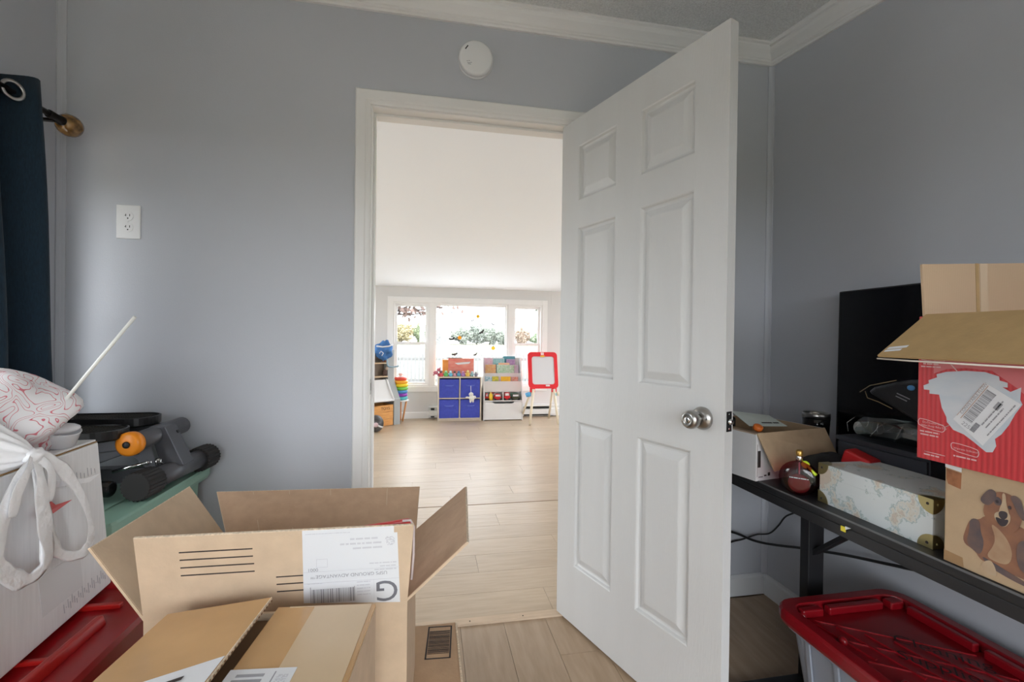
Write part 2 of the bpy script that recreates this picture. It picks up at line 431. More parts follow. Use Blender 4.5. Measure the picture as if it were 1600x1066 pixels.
def window_y_frame(name, yw, s, hole, units, c=.062):
    """window in a y = const wall, room side towards s; units: (x0, x1, double_hung)"""
    x0, x1, z0, z1 = hole
    def bx(mb, xa, xb, ya, yb, za, zb): mb.box(xa, xb, min(ya, yb), max(ya, yb), za, zb); return mb
    yi = yw + s * .018; mb = MB()
    bx(mb, x0 - c, x0, yw, yi, z0 - c, z1 + c); bx(mb, x1, x1 + c, yw, yi, z0 - c, z1 + c); bx(mb, x0, x1, yw, yi, z1, z1 + c); bx(mb, x0, x1, yw, yi, z0 - c, z0)
    o = struct(name, mb, WHITE, bevel=.003)
    for a, b in zip(units, units[1:]):
        part('mullion', bx(MB(), a[1], b[0], yw - s * .10, yw + s * .012, z0, z1), WHITE, o, bevel=.003)
    for ux0, ux1, dh in units:
        fm = MB(); e = .022; yo = yw - s * T
        for a in ((ux0, ux0 + e, z0, z1), (ux1 - e, ux1, z0, z1)): bx(fm, a[0], a[1], yw, yo, a[2], a[3])
        bx(fm, ux0 + e, ux1 - e, yw, yo, z0, z0 + e); bx(fm, ux0 + e, ux1 - e, yw, yo, z1 - e, z1)
        part('window_frame', fm, WHITE, o)
        zm = (z0 + z1) / 2 + .015
        rows = ((z0 + e, zm + .02, .05), (zm - .02, z1 - e, .075)) if dh else ((z0 + e, z1 - e, .05),)
        for za, zb, off in rows:
            ys = yw - s * off; f = MB(); q = .036 if dh else .018
            bx(f, ux0 + e, ux0 + e + q, ys - .012, ys + .012, za, zb); bx(f, ux1 - e - q, ux1 - e, ys - .012, ys + .012, za, zb)
            bx(f, ux0 + e + q, ux1 - e - q, ys - .012, ys + .012, za, za + q); bx(f, ux0 + e + q, ux1 - e - q, ys - .012, ys + .012, zb - q, zb)
            sa = part('sash', f, WHITE, o)
            part('pane', MB().box(ux0 + e + q - .004, ux1 - e - q + .004, ys - .002, ys + .002, za + q - .004, zb - q + .004), GLASS, sa)
    return o
window_y_frame('window_1', DY1, -1, FWIN, [(-.49, .018, True), (.078, 1.160, False), (1.225, 1.68, True)], c=.075)
window_y_frame('added_rear_window', YR, 1, RW, [(-1.11, .10, False), (.14, 1.35, False)])
def added_glass_door(name, xw, s):  # unseen den side doors, added to raise the far room's brightness
    y0, y1, z0, z1 = GD; o = struct(name, MB().box(min(xw, xw + s * .016), max(xw, xw + s * .016), y0 - .07, y0, 0, z1 + .07).box(min(xw, xw + s * .016), max(xw, xw + s * .016), y1, y1 + .07, 0, z1 + .07).box(min(xw, xw + s * .016), max(xw, xw + s * .016), y0, y1, z1, z1 + .07), WHITE)
    ym = (y0 + y1) / 2
    for a, b, off in ((y0, ym + .04, .04), (ym - .04, y1, .08)):
        xs = xw - s * off; f = MB()
        for q in ((a, a + .07, z0, z1), (b - .07, b, z0, z1), (a + .07, b - .07, z0, z0 + .09), (a + .07, b - .07, z1 - .07, z1)): f.box(xs - .018, xs + .018, *q)
        sa = part('door_panel', f, WHITE, o); part('pane', MB().box(xs - .003, xs + .003, a + .06, b - .06, z0 + .08, z1 - .06), GLASS, sa)
added_glass_door('added_door_left', DX0, 1); added_glass_door('added_door_right', DX1, -1)
WTAG = 0

# ------------------------------------------------------------------ six-panel door
ANG = .3466; DW = .762; DT = .035; DH = 2.032; DZ = .012
HX, HY = .5463, D - .0005
ud = V((math.sin(ANG), -math.cos(ANG), 0)); nd = V((math.cos(ANG), math.sin(ANG), 0))   # along the door, and away from the visible face
door = struct('door_1', MB(), DOORM)
bpy.data.objects.remove(door)
PX = [(.108, .322), (.438, .652)]
PZ = [(.235, .820), (1.000, 1.592), (1.700, 1.918)]
def dp(u, z, d): return V((HX, HY, DZ)) + ud * u + nd * d + V((0, 0, z))
def frame_face(mb, d):
    xs = [0, PX[0][0], PX[0][1], PX[1][0], PX[1][1], DW]; zs = [0] + [q for p in PZ for q in p] + [DH]
    for i in range(5):
        for j in range(len(zs) - 1):
            if i in (1, 3) and j in (1, 3, 5): continue
            mb.add([dp(xs[i], zs[j], d), dp(xs[i + 1], zs[j], d), dp(xs[i + 1], zs[j + 1], d), dp(xs[i], zs[j + 1], d)], [(0, 1, 2, 3)])
mb = MB(); frame_face(mb, 0); frame_face(mb, DT)
for a, b in (((0, 0), (DW, 0)), ((DW, 0), (DW, DH)), ((DW, DH), (0, DH)), ((0, DH), (0, 0))):
    mb.add([dp(*a, 0), dp(*b, 0), dp(*b, DT), dp(*a, DT)], [(0, 1, 2, 3)])
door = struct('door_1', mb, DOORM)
for side in (0, 1):
    for pxr in PX:
        for pz in PZ:
            rings = []
            for ins, dep in ((0, 0), (.004, .002), (.008, .0095), (.013, .0120), (.018, .0120), (.041, .0020), (.045, .0012)):
                dd = dep if side == 0 else DT - dep
                rings.append([dp(pxr[0] + ins, pz[0] + ins, dd), dp(pxr[1] - ins, pz[0] + ins, dd), dp(pxr[1] - ins, pz[1] - ins, dd), dp(pxr[0] + ins, pz[1] - ins, dd)])
            q = MB(); q.ring(rings, caps=False, smooth=False); q.add(rings[-1], [(0, 1, 2, 3)])
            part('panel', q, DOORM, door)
KU, KZ = DW - .070, .935 - DZ
for side in (1, -1):
    o0 = dp(KU, KZ, 0 if side == 1 else DT); a = -nd * side
    part('rosette', MB().lathe([(.033, 0), (.0335, .004), (.031, .010), (.024, .016), (.017, .018)], o0, a, 28), STEEL, door)
    kb = part('knob', MB().lathe([(.013, .014), (.013, .026), (.017, .030), (.024, .040), (.0265, .050), (.0262, .058), (.022, .066), (.012, .0685), (.011, .067), (.002, .067)], o0, a, 28), STEEL, door)
    part('keyhole', MB().lathe([(.009, .066), (.009, .0685), (.0075, .0695), (.001, .0695)], o0, a, 16), CHROME, kb)
    part('key_slot', MB().obox(o0 + a * .0697, (.0015, .008, .001), ud, (0, 0, 1)), BLACK, kb)
part('rosette_hole', MB().lathe([(.003, .0145), (.003, .0165)], dp(KU + .022, KZ + .001, 0), -nd, 10), BLACK, door)
e0 = dp(DW, KZ, DT / 2)
lp = part('latch_plate', MB().obox(e0 + ud * .0008, (.022, .056, .0016), nd, (0, 0, 1)), BLACK, door, bevel=.0006, label='black latch plate')
part('latch_bolt', MB().lathe([(.009, 0), (.0088, .006), (.006, .010), (.001, .011)], e0 + ud * .001, ud, 14), CHROME, lp)
for dz in (-.020, .020):
    part('screw', MB().lathe([(.0035, 0), (.0028, .0012)], e0 + ud * .0015 + V((0, 0, dz)), ud, 10), CHROME, lp)

# ------------------------------------------------------------------ things on the back wall
sm = empty('smoke_detector', (.175, D, 2.20), 'round white smoke alarm high on grey wall above doorway', 'smoke alarm')
SMW = mat('alarm_plastic', (.78, .78, .78), .45)
part('base', MB().lathe([(.069, 0), (.070, .004), (.070, .010), (.066, .012)], (.175, D, 2.272), (0, -1, 0), 40), SMW, sm)
cv = part('cover', MB().lathe([(.060, .010), (.068, .013), (.0685, .028), (.066, .034), (.060, .037), (.02, .038), (.001, .038)], (.175, D, 2.272), (0, -1, 0), 40), SMW, sm)
part('sounder_slot', MB().obox((.137, D - .0384, 2.305), (.018, .004, .001), (.55, 0, .83), (-.83, 0, .55)), BLACK, cv)
part('print', panel_uv((.138, D - .038, 2.238), (1, 0, 0), (0, 0, 1), [(0, .003, .012, .015), (.006, .012, .014, .016), (.002, .014, .006, .008), (.004, .017, .001, .003), (.014, .02, .008, .01)]), GREYINK, cv)
ot = empty('wall_outlet', (-1.049, D, 1.49), 'white duplex wall outlet plate on grey wall above stepper', 'outlet')
pl = part('plate', MB().box(-1.087, -1.011, D - .006, D, 1.494, 1.614), SMW, ot, bevel=.003)
for zc in (1.574, 1.534):
    sk = part('socket', MB().lathe([(.0165, 0), (.0165, .0015)], (-1.049, D - .006, zc), (0, -1, 0), 24), SMW, ot)
    for dx, ww in ((-.006, .002), (.006, .002)):
        part('slot', MB().box(-1.049 + dx - ww / 2, -1.049 + dx + ww / 2, D - .0079, D - .0070, zc - .001, zc + .007), BLACK, sk)
    part('slot', MB().box(-1.049 - .010, -1.049 - .005, D - .0079, D - .0070, zc + .001, zc + .0025), BLACK, sk)
    part('ground_hole', MB().lathe([(.0025, 0), (.0022, .001)], (-1.049, D - .007, zc - .008), (0, -1, 0), 10), BLACK, sk)
part('screw', MB().lathe([(.003, 0), (.002, .001)], (-1.049, D - .006, 1.554), (0, -1, 0), 10), SMW, ot)

# curtain, rod
RX, RZ = -1.165, 1.838
rod = empty('curtain_rod', (RX, 1.0, RZ - .02), 'thin dark curtain rod with amber marbled finial by window', 'curtain rod')
ROD = mat('bronze_rod', (.02, .016, .014), .35, metal=.6)
part('pole', MB().tube([(RX, .1, RZ), (RX, 1.665, RZ)], .009, 12), ROD, rod)
part('collar', MB().lathe([(.011, 0), (.013, .004), (.013, .040), (.015, .044), (.015, .056), (.011, .060)], (RX, 1.640, RZ), (0, 1, 0), 16), ROD, rod)
part('finial', MB().lathe([(.008, 0), (.022, .006), (.032, .018), (.036, .034), (.033, .050), (.022, .064), (.008, .071), (.001, .072)], (RX, 1.690, RZ), (0, 1, 0), 24),
     mat('amber_stone', (.30, .155, .035), .18, col2=(.09, .045, .012), vscale=50, coat=.6), rod)
part('bracket', MB().box(XL, RX, .16, .175, RZ - .008, RZ + .004).box(XL, XL + .006, .15, .185, RZ - .03, RZ + .03), ROD, rod)
part('bracket', MB().box(XL, RX, 1.655, 1.668, RZ - .016, RZ - .008).box(XL, XL + .004, 1.65, 1.675, RZ - .03, RZ + .03), ROD, rod)
ct = empty('curtain', (RX, 1.4, .05), 'dark navy blue grommet curtain panel hanging at left window', 'curtain')
CURT = mat('navy_fabric', (.0055, .020, .036), .9, var=.22, vscale=260, stretch=(1, 1, .25), bump=.15, bscale=400, sheen=.05)
mb = MB(); NU, NZ = 60, 24; rows = []
for j in range(NZ + 1):
    t = j / NZ; z = 1.885 - t * 1.83; y0 = 1.12 - .03 * t; y1 = 1.597 + .100 * min(1, t * 1.5); row = []
    for i in range(NU + 1):
        s_ = i / NU; amp = .034 * (1 - .25 * t)
        row.append((RX + .004 + amp * math.sin(s_ * 2 * math.pi * 3.5 + .6) + .006 * math.sin(9 * t + 7 * s_), y0 + (y1 - y0) * s_, z + (.012 * math.sin(s_ * 2 * math.pi * 3.5 + .6) if j == 0 else 0)))
    rows.append(row)
for j in range(NZ):
    for i in range(NU):
        mb.add([rows[j][i], rows[j][i + 1], rows[j + 1][i + 1], rows[j + 1][i]], [(0, 1, 2, 3)], True)
fab = part('fabric', mb, CURT, ct, fix=False)
bmm = bmesh.new(); bmm.from_mesh(fab.data); bmesh.ops.remove_doubles(bmm, verts=bmm.verts, dist=1e-5); bmm.to_mesh(fab.data); bmm.free()
sdm = fab.modifiers.new('solid', 'SOLIDIFY'); sdm.thickness = .002
for yg in (1.24, 1.37, 1.505):
    g = MB(); R_, r_ = .024, .005
    axg = V((.92, -.39, 0)); cg = V((RX + .012, yg, RZ))
    a = V((0, 0, 1)); b = axg.cross(a)
    rings = [[cg + (a * math.cos(p) + b * math.sin(p)) * (R_ + r_ * math.cos(q)) + axg * (r_ * .8 * math.sin(q)) for q in [2 * math.pi * k / 8 for k in range(8)]] for p in [2 * math.pi * k / 24 for k in range(25)]]
    g.ring(rings, caps=False); part('grommet', g, STEEL, ct)

# ------------------------------------------------------------------ left pile: green tote + stepper
GREEN = mat('sage_plastic', (.24, .40, .315), .38, var=.03, vscale=4)
gt = empty('storage_tote', (-.99, 1.52, 0), 'sage green plastic storage tote with lid against grey wall', 'storage tote')
def rrect(x0, x1, y0, y1, r, n=5):
    out = []
    for cx, cy, a0 in ((x1 - r, y1 - r, 0), (x0 + r, y1 - r, 90), (x0 + r, y0 + r, 180), (x1 - r, y0 + r, 270)):
        for k in range(n + 1):
            a = math.radians(a0 + 90 * k / n); out.append((cx + r * math.cos(a), cy + r * math.sin(a)))
    return out
def loft(mb, levels, caps=True, smooth=False):
    mb.ring([[V((p[0], p[1], z)) for p in rrect(*rc)] for rc, z in levels], caps=caps, smooth=smooth); return mb
part('body', loft(MB(), [((-1.185, -.815, 1.285, 1.765, .05), 0), ((-1.205, -.785, 1.255, 1.790, .05), .645), ((-1.215, -.775, 1.245, 1.80, .05), .65), ((-1.215, -.775, 1.245, 1.80, .05), .664)]), GREEN, gt)
part('lid', loft(MB(), [((-1.226, -.764, 1.234, 1.808, .05), .650), ((-1.232, -.757, 1.228, 1.814, .055), .664), ((-1.232, -.757, 1.228, 1.814, .055), .684), ((-1.228, -.761, 1.232, 1.81, .052), .690), ((-1.205, -.785, 1.255, 1.787, .04), .690), ((-1.200, -.790, 1.26, 1.782, .04), .684), ((-1.15, -.84, 1.31, 1.73, .03), .684), ((-1.148, -.842, 1.312, 1.728, .03), .687)]), GREEN, gt)

st = empty('mini_stepper', (-.93, 1.58, .69), 'grey and black mini stair stepper with orange knob on green tote', 'exercise stepper')
GUN = mat('gunmetal_paint', (.105, .108, .120), .38, metal=.3)
RUB = mat('ribbed_rubber', (.022, .020, .019), .7)
part('front_tube', MB().tube([(-.786, 1.47, .731), (-.762, 1.70, .735)], .030, 20), GUN, st)
def ribcap(p, ax_):
    n = 48; ax_ = V(ax_).normalized(); a = V((0, 0, 1)); a = (a - ax_ * a.dot(ax_)).normalized(); b = ax_.cross(a); p = V(p); rings = []
    for h, k in ((-.035, .94), (-.033, 1), (.033, 1), (.036, .94)):
        rings.append([p + ax_ * h + (a * math.cos(t) + b * math.sin(t)) * (.0415 if i % 2 else .0385) * k for i, t in enumerate([2 * math.pi * q / n for q in range(n)])])
    return MB().ring(rings, smooth=False)
part('foot_cap', ribcap((-.790, 1.450, .731), (.1, 1, 0)), RUB, st)
part('foot_cap', ribcap((-.762, 1.728, .731), (.1, 1, 0)), RUB, st)
part('upper_tube', MB().tube([(-.834, 1.475, .842), (-.815, 1.70, .851)], .027, 20), GUN, st)
kn = part('tension_knob', MB().lathe([(.020, .02), (.0335, .016), (.035, .004), (.034, -.006), (.026, -.011), (.011, -.012)], (-.835, 1.463, .842), (.08, 1, 0), 28), mat('orange_plastic', (.85, .27, .015), .35), st, label='orange tension knob')
part('knob_core', MB().lathe([(.010, -.013), (.009, -.016), (.003, -.017)], (-.835, 1.463, .842), (.08, 1, 0), 14), BLACK, kn)
part('upright_plate', MB().extrude([(-.840, 1.56, .872), (-.795, 1.56, .872), (-.742, 1.56, .752), (-.80, 1.56, .735)], (.004, .055, 0)), GUN, st, bevel=.002)
part('weld_plate', MB().extrude([(-.868, 1.53, .842), (-.82, 1.53, .842), (-.80, 1.53, .735), (-.835, 1.53, .76), (-.862, 1.53, .79)], (0, .004, 0)), GUN, st)
part('bolt', MB().lathe([(.006, 0), (.005, .003)], (-.853, 1.53, .80), (0, -1, 0), 12), BLACK, st)
part('bolt', MB().lathe([(.006, 0), (.005, .003)], (-.772, 1.585, .852), (.9, 0, .45), 12), BLACK, st)
part('base_bar', MB().obox((-.985, 1.575, .725), (.40, .045, .045), (1, .02, 0), (0, 1, 0)), GUN, st, bevel=.004)
part('rear_tube', MB().tube([(-1.17, 1.46, .722), (-1.17, 1.70, .722)], .028, 16), GUN, st)
for yc in (1.46, 1.70):
    part('foot_cap', ribcap((-1.17, yc, .728), (0, 1, 0)), RUB, st)
TREAD = wave_mat('pedal_tread', (.008, .008, .008), (.055, .050, .040), 70, 'DIAGONAL', .9, 2.5, .6)
TREAD.node_tree.nodes['Principled BSDF'].inputs['Specular IOR Level'].default_value = .15
for yc, x1, zt in ((1.475, -.852, .885), (1.655, -.862, .892)):
    mb = MB(); pts = []
    for k in range(17):
        a = math.radians(-90 + 180 * k / 16); pts.append((x1 - .060 + .060 * math.cos(a), yc + .066 * math.sin(a)))
    pts += [(x1 - .345, yc + .060), (x1 - .352, yc + .05), (x1 - .352, yc - .05), (x1 - .345, yc - .060)]
    def lv(k, z, s_=0): return [V((x1 - .17 + (p[0] - x1 + .17) * k, yc + (p[1] - yc) * k, z + (p[0] - x1) * s_)) for p in pts]
    pd = part('pedal', MB().ring([lv(.93, zt - .030), lv(1, zt - .024), lv(1, zt), lv(.975, zt + .001), lv(.96, zt - .006), lv(.02, zt - .006)], smooth=False), BLACK, st)
    part('tread_mat', MB().ring([lv(.95, zt - .0058), lv(.95, zt - .003), lv(.03, zt - .003)], smooth=False), TREAD, pd)
    part('pedal_arm', MB().obox((x1 - .085, yc + .02, zt - .055), (.24, .040, .034), (1, 0, .10), (0, 1, 0)), GUN, st, bevel=.004)
part('link_bar', MB().obox((-.935, 1.50, .795), (.17, .036, .030), (1, 0, .38), (0, 1, 0)), GUN, st, bevel=.003)
GLOSSB = mat('gloss_black', (.008, .008, .008), .12)
part('piston', MB().tube([(-1.02, 1.44, .735), (-.855, 1.42, .728), (-.850, 1.42, .728)], [.022, .022, .016], 16), GLOSSB, st)
part('piston_rod', MB().tube([(-.90, 1.50, .755), (-.80, 1.545, .775)], .006, 10), CHROME, st)
part('spring', MB().tube([(-.83 + .0022 * k, 1.53 + .0008 * k + .008 * math.cos(k * 1.3), .77 + .008 * math.sin(k * 1.3)) for k in range(20)], .0022, 6), CHROME, st)

# ------------------------------------------------------------------ red-lidded tote with white carton and bag
RED = mat('red_plastic', (.30, .006, .010), .30, var=.06, vscale=5, coat=.1)
rt_ = empty('storage_tote', (-.80, .80, 0), 'storage tote with glossy red lid under the white carton', 'storage tote')
CLEARW = mat('cloudy_plastic', (.42, .45, .50), .35, trans=.25, var=.05, vscale=6)
part('body', loft(MB(), [((-.99, -.60, .48, 1.12, .05), 0), ((-1.02, -.565, .44, 1.16, .05), .57)]), CLEARW, rt_)
lid = part('lid', loft(MB(), [((-1.035, -.552, .42, 1.182, .05), .545), ((-1.04, -.548, .415, 1.187, .055), .56), ((-1.04, -.548, .415, 1.187, .055), .592), ((-1.034, -.554, .421, 1.181, .05), .600), ((-1.01, -.578, .445, 1.157, .04), .600), ((-1.00, -.588, .455, 1.147, .035), .588), ((-.98, -.61, .475, 1.127, .03), .588)]), RED, rt_)
RED2 = mat('red_plastic_rib', (.42, .012, .010), .30, coat=.1)
part('lid_rib', MB().extrude([(-.612, .80, .588), (-.640, .80, .588), (-.630, .80, .606), (-.618, .80, .606)], (0, .21, 0)), RED2, lid, bevel=.003)
part('lid_rib', MB().box(-.70, -.62, .60, .615, .588, .598), RED2, lid, bevel=.002)
part('lid_rib', MB().box(-.70, -.62, 1.06, 1.072, .588, .598), RED2, lid, bevel=.002)
part('lid_rib', MB().box(-.70, -.62, .90, .91, .588, .596), RED2, lid, bevel=.002)

WCARD = mat('white_carton', (.76, .76, .77), .6, var=.04, vscale=12, stretch=(1, 14, 1), bump=.04, bscale=60)
wc = empty('carton', (-.86, .85, .601), 'tall white cardboard carton standing on red tote lid', 'box')
wa = V((.075, -.997, 0)); wb = V((-.997, -.075, 0))       # right face runs towards the camera
W0 = V((-.689, 1.149, .601))
def wpt(a, b, z): return W0 + wa * a + wb * b + V((0, 0, z))
lean = V((.0, -.045, 0))
def wbox(mb, a0, a1, b0, b1, z0, z1, g=0):
    P = [wpt(a, b, z) + lean * (z / .33) for z in (z0, z1) for a, b in ((a0, b0), (a1, b0), (a1, b1), (a0, b1))]
    return mb.add(P, [(0, 3, 2, 1), (4, 5, 6, 7), (0, 1, 5, 4), (1, 2, 6, 5), (2, 3, 7, 6), (3, 0, 4, 7)])
part('body', wbox(MB(), 0, .40, 0, .30, 0, .325), WCARD, wc, bevel=.003)
part('flap', wbox(MB(), 0.003, .397, .003, .150, .327, .331), WCARD, wc)
part('flap', wbox(MB(), 0.003, .397, .152, .297, .329, .333), WCARD, wc)
part('torn_edge', wbox(MB(), 0.004, .396, 0, .0025, .3255, .3275), mat('torn_kraft', (.30, .17, .06), .8), wc)
WP = mat('pale_print', (.47, .47, .50), .6)
nface = -wb
def wface(r):
    mb = MB()
    for a0, a1, z0, z1 in r:
        P = [wpt(a, -.0006, z) + lean * (z / .33) for a, z in ((a0, z0), (a1, z0), (a1, z1), (a0, z1))]; mb.extrude(P, wb * .0004)
    return mb
part('print', wface([(.09, .20, .045, .12)]), mat('grey_patch', (.68, .68, .69), .6), wc)
rr = []
for k in range(22): rr.append((.02 + .006 * k, .022 + .006 * k, .020 + (k % 3) * .004, .030 + (k * 7 % 5) * .004))
for k in range(9): rr.append((.02 + .011 * k, .0215 + .011 * k, .262, .272 + (k % 3) * .004))
part('print', wface(rr), WP, wc)

BAGW = mat('white_bag_film', (.90, .90, .92), .38, var=.04, vscale=14, bump=.5, bscale=28)
bag = empty('tied_bag', (-.78, .93, .935), 'white plastic bag with red squiggle print tied shut on carton', 'bag')
# squiggle print: contour bands of a distorted noise, printed on the film
sq = bpy.data.materials.new('squiggle_film'); sq.use_nodes = True; nt = sq.node_tree; b = nt.nodes['Principled BSDF']; b.inputs['Roughness'].default_value = .45
tc = nt.nodes.new('ShaderNodeTexCoord'); nz = nt.nodes.new('ShaderNodeTexNoise'); nz.inputs['Scale'].default_value = 20; nz.inputs['Detail'].default_value = 1; nz.inputs['Distortion'].default_value = .9
mt1 = nt.nodes.new('ShaderNodeMath'); mt1.operation = 'MULTIPLY'; mt1.inputs[1].default_value = 12.0
mt2 = nt.nodes.new('ShaderNodeMath'); mt2.operation = 'FRACT'; rp = nt.nodes.new('ShaderNodeValToRGB')
for pos, c in ((0, (.78, .76, .77)), (.40, (.78, .76, .77)), (.45, (.62, .16, .20)), (.56, (.62, .16, .20)), (.61, (.78, .76, .77))):
    if pos == 0: rp.color_ramp.elements[0].color = (*c, 1)
    elif pos == .61: rp.color_ramp.elements[-1].position = pos; rp.color_ramp.elements[-1].color = (*c, 1)
    else:
        e = rp.color_ramp.elements.new(pos); e.color = (*c, 1)
nt.links.new(tc.outputs['Object'], nz.inputs['Vector']); nt.links.new(nz.outputs['Fac'], mt1.inputs[0]); nt.links.new(mt1.outputs[0], mt2.inputs[0]); nt.links.new(mt2.outputs[0], rp.inputs[0]); nt.links.new(rp.outputs[0], b.inputs['Base Color'])
def crumple(c, r, seed, amp=.12, n=36, k=24, pinch=None):
    rnd = random.Random(seed); ph = [(rnd.uniform(2, 6), rnd.uniform(0, 6.28), rnd.uniform(2, 7), rnd.uniform(0, 6.28)) for _ in range(7)]
    rings = []; c = V(c)
    for i in range(k + 1):
        t = math.pi * (.01 + .98 * i / k); ring = []
        for j in range(n):
            q = 2 * math.pi * j / n
            d = 1 + amp * sum(math.sin(a * q + b) * math.sin(e * t + f) for a, b, e, f in [(round(x[0]), x[1], x[2], x[3]) for x in ph]) / 2.2
            p = V((r[0] * math.sin(t) * math.cos(q), r[1] * math.sin(t) * math.sin(q), -r[2] * math.cos(t))) * d
            if pinch: p = pinch(p)
            ring.append(c + p)
        rings.append(ring)
    return MB().ring(rings)
part('printed_body', crumple((-.825, .985, 1.000), (.150, .125, .090), 3, .07), sq, bag)
KN = V((-.657, .899, .948))
GA = V((-.82, .80, 1.005)); gax = (GA - KN).normalized(); ga = gax.orthogonal().normalized(); gb = gax.cross(ga); rings = []
for k in range(15):
    t = k / 14; rad = .010 + .088 * t ** .75; ring = []
    for j in range(64):
        q = 2 * math.pi * j / 64; rip = 1 + (.16 * math.sin(13 * q + 1.5 * t) + .08 * math.sin(7 * q + 2)) * min(1, .35 + t)
        ring.append(KN + gax * (t * .20) + (ga * math.cos(q) * 1.0 + gb * math.sin(q) * .85) * rad * rip)
    rings.append(ring)
part('gathered_film', MB().ring(rings), BAGW, bag)
part('film_body', crumple((-.735, .80, .945), (.070, .085, .055), 5, .10), mat('grey_film', (.62, .64, .70), .35, bump=.6, bscale=40), bag)
part('knot', crumple(KN, (.012, .019, .013), 9, .15, 16, 10), BAGW, bag)
BOWW = mat('white_ribbon_film', (.93, .93, .945), .4, bump=.35, bscale=60)
def loopstrip(pts, wd):
    out = []
    for i in range(len(pts) - 1):
        p0, a, b, p3 = V(pts[max(i - 1, 0)]), V(pts[i]), V(pts[i + 1]), V(pts[min(i + 2, len(pts) - 1)])
        for k in range(8):
            t = k / 8; out.append(.5 * ((2 * a) + (b - p0) * t + (2 * p0 - 5 * a + 4 * b - p3) * t * t + (3 * a - p0 - 3 * b + p3) * t ** 3))
    out.append(V(pts[-1]))
    n = len(out); rings = []
    for i, p in enumerate(out):
        d = (out[min(i + 1, n - 1)] - out[max(i - 1, 0)]).normalized(); side = d.cross(V((1, .1, 0))).normalized(); nn = side.cross(d)
        if nn.x < 0: nn = -nn
        s_e = min(i, n - 1 - i) / 10; wv = wd * (.85 + .22 * math.sin(i * .23 + wd * 90) + .08 * math.sin(i * .61)) * min(1, .45 + s_e)
        ring = []
        for s_, h in ((-.5, 0), (-.32, .22), (-.1, .06), (.12, .20), (.34, .05), (.5, .10), (.34, -.04), (.12, .08), (-.1, -.06), (-.32, .08)):
            ring.append(p + side * (wv * s_) + nn * (wv * h * .55))
        rings.append(ring)
    return MB().ring(rings)
X0 = -.652
def yz(pts, x): return [(x, a, b) for a, b in pts]
part('bow_loop', loopstrip([KN] + yz([(.903, .951), (.930, .932), (.965, .896), (1.003, .840), (1.024, .782), (1.023, .748), (1.006, .734), (.974, .741), (.943, .765), (.928, .797), (.918, .855), (.903, .927)], X0) + [KN], .027), BOWW, bag)
part('bow_loop', loopstrip([KN] + yz([(.879, .940), (.857, .918), (.838, .880), (.829, .835), (.828, .800), (.843, .772), (.868, .752), (.892, .748), (.913, .762), (.912, .813), (.898, .885)], X0 + .004) + [KN], .031), BOWW, bag)
part('ribbon_tail', loopstrip([KN] + yz([(.890, .915), (.893, .870), (.900, .820), (.907, .775), (.900, .752)], X0 + .012), .036), BOWW, bag)
part('ribbon_tail', loopstrip([KN] + yz([(.912, .925), (.917, .895), (.912, .865)], X0 + .009), .028), BOWW, bag)
part('ribbon_tail', loopstrip([KN] + yz([(.870, .930), (.850, .900), (.842, .865)], X0 + .009), .030), BOWW, bag)
part('torn_scrap', MB().extrude([(-.664, .915, .838), (-.660, .940, .856), (-.660, .950, .846), (-.658, .985, .843), (-.660, .945, .833)], (.0015, 0, 0)), mat('red_scrap', (.55, .10, .10), .5), bag)
part('torn_scrap', MB().extrude([(-.662, .93, .895), (-.658, 1.02, .873), (-.656, 1.055, .872), (-.658, 1.03, .862), (-.660, .95, .878)], (.0015, 0, 0)), BAGW, bag)
cp = empty('bag_bulge', (-.705, 1.02, .936), 'translucent white plastic tub of the bag at the carton edge', 'bulge')  # bulge of the bag's film, modelled as a small lidded pot
part('bulge', MB().lathe([(.022, 0), (.026, .004), (.030, .030), (.031, .033), (.028, .032), (.024, .006), (.001, .005)], (-.712, 1.030, .936), (.25, -.1, 1), 22), film_mat('clear_bulge_film', (.85, .86, .88), .6, .2), cp)
part('bulge_top', MB().blob((-.704, 1.027, .970), (.029, .029, .010), 18, 8), film_mat('clear_bulge_top_film', (.85, .86, .88), .6, .2), cp)
solo('white_stick', MB().tube([(-.735, 1.005, .955), (-.563, 1.0, 1.191)], .0032, 10), mat('cream_plastic', (.72, .72, .68), .4), 'thin white stick slanting up out of the tied bag', 'stick')

# ------------------------------------------------------------------ cardboard boxes in front
lb = empty('carton', (-.2, .85, 0), 'brown cardboard carton with printed barcode underneath the open box', 'box')
KR2 = mat('kraft_orange', (.50, .33, .20), .75, var=.06, vscale=30, bump=.06, bscale=160)
part('body', MB().box(-.50, .086, .30, 1.232, 0, .376), KR2, lb, bevel=.004)
part('flap', MB().box(-.50, -.208, .30, 1.232, .376, .380), KR2, lb)
part('flap', MB().box(-.206, .086, .30, 1.232, .376, .380), KR2, lb)
part('flap_edge', MB().box(.0815, .0865, .30, 1.232, .3801, .3815), KRAFT_EDGE, lb)
bu = V((.998, -.06, 0)); bv = V((.08, .997, 0))
br = [(0, .063, 0, .004), (0, .063, .120, .124), (0, .004, 0, .124), (.059, .063, 0, .124)] + barcode(.005, .058, .018, .105, 4, True)
part('barcode', panel_uv((.0, 1.100, .380), bu, bv, br), INK, lb)

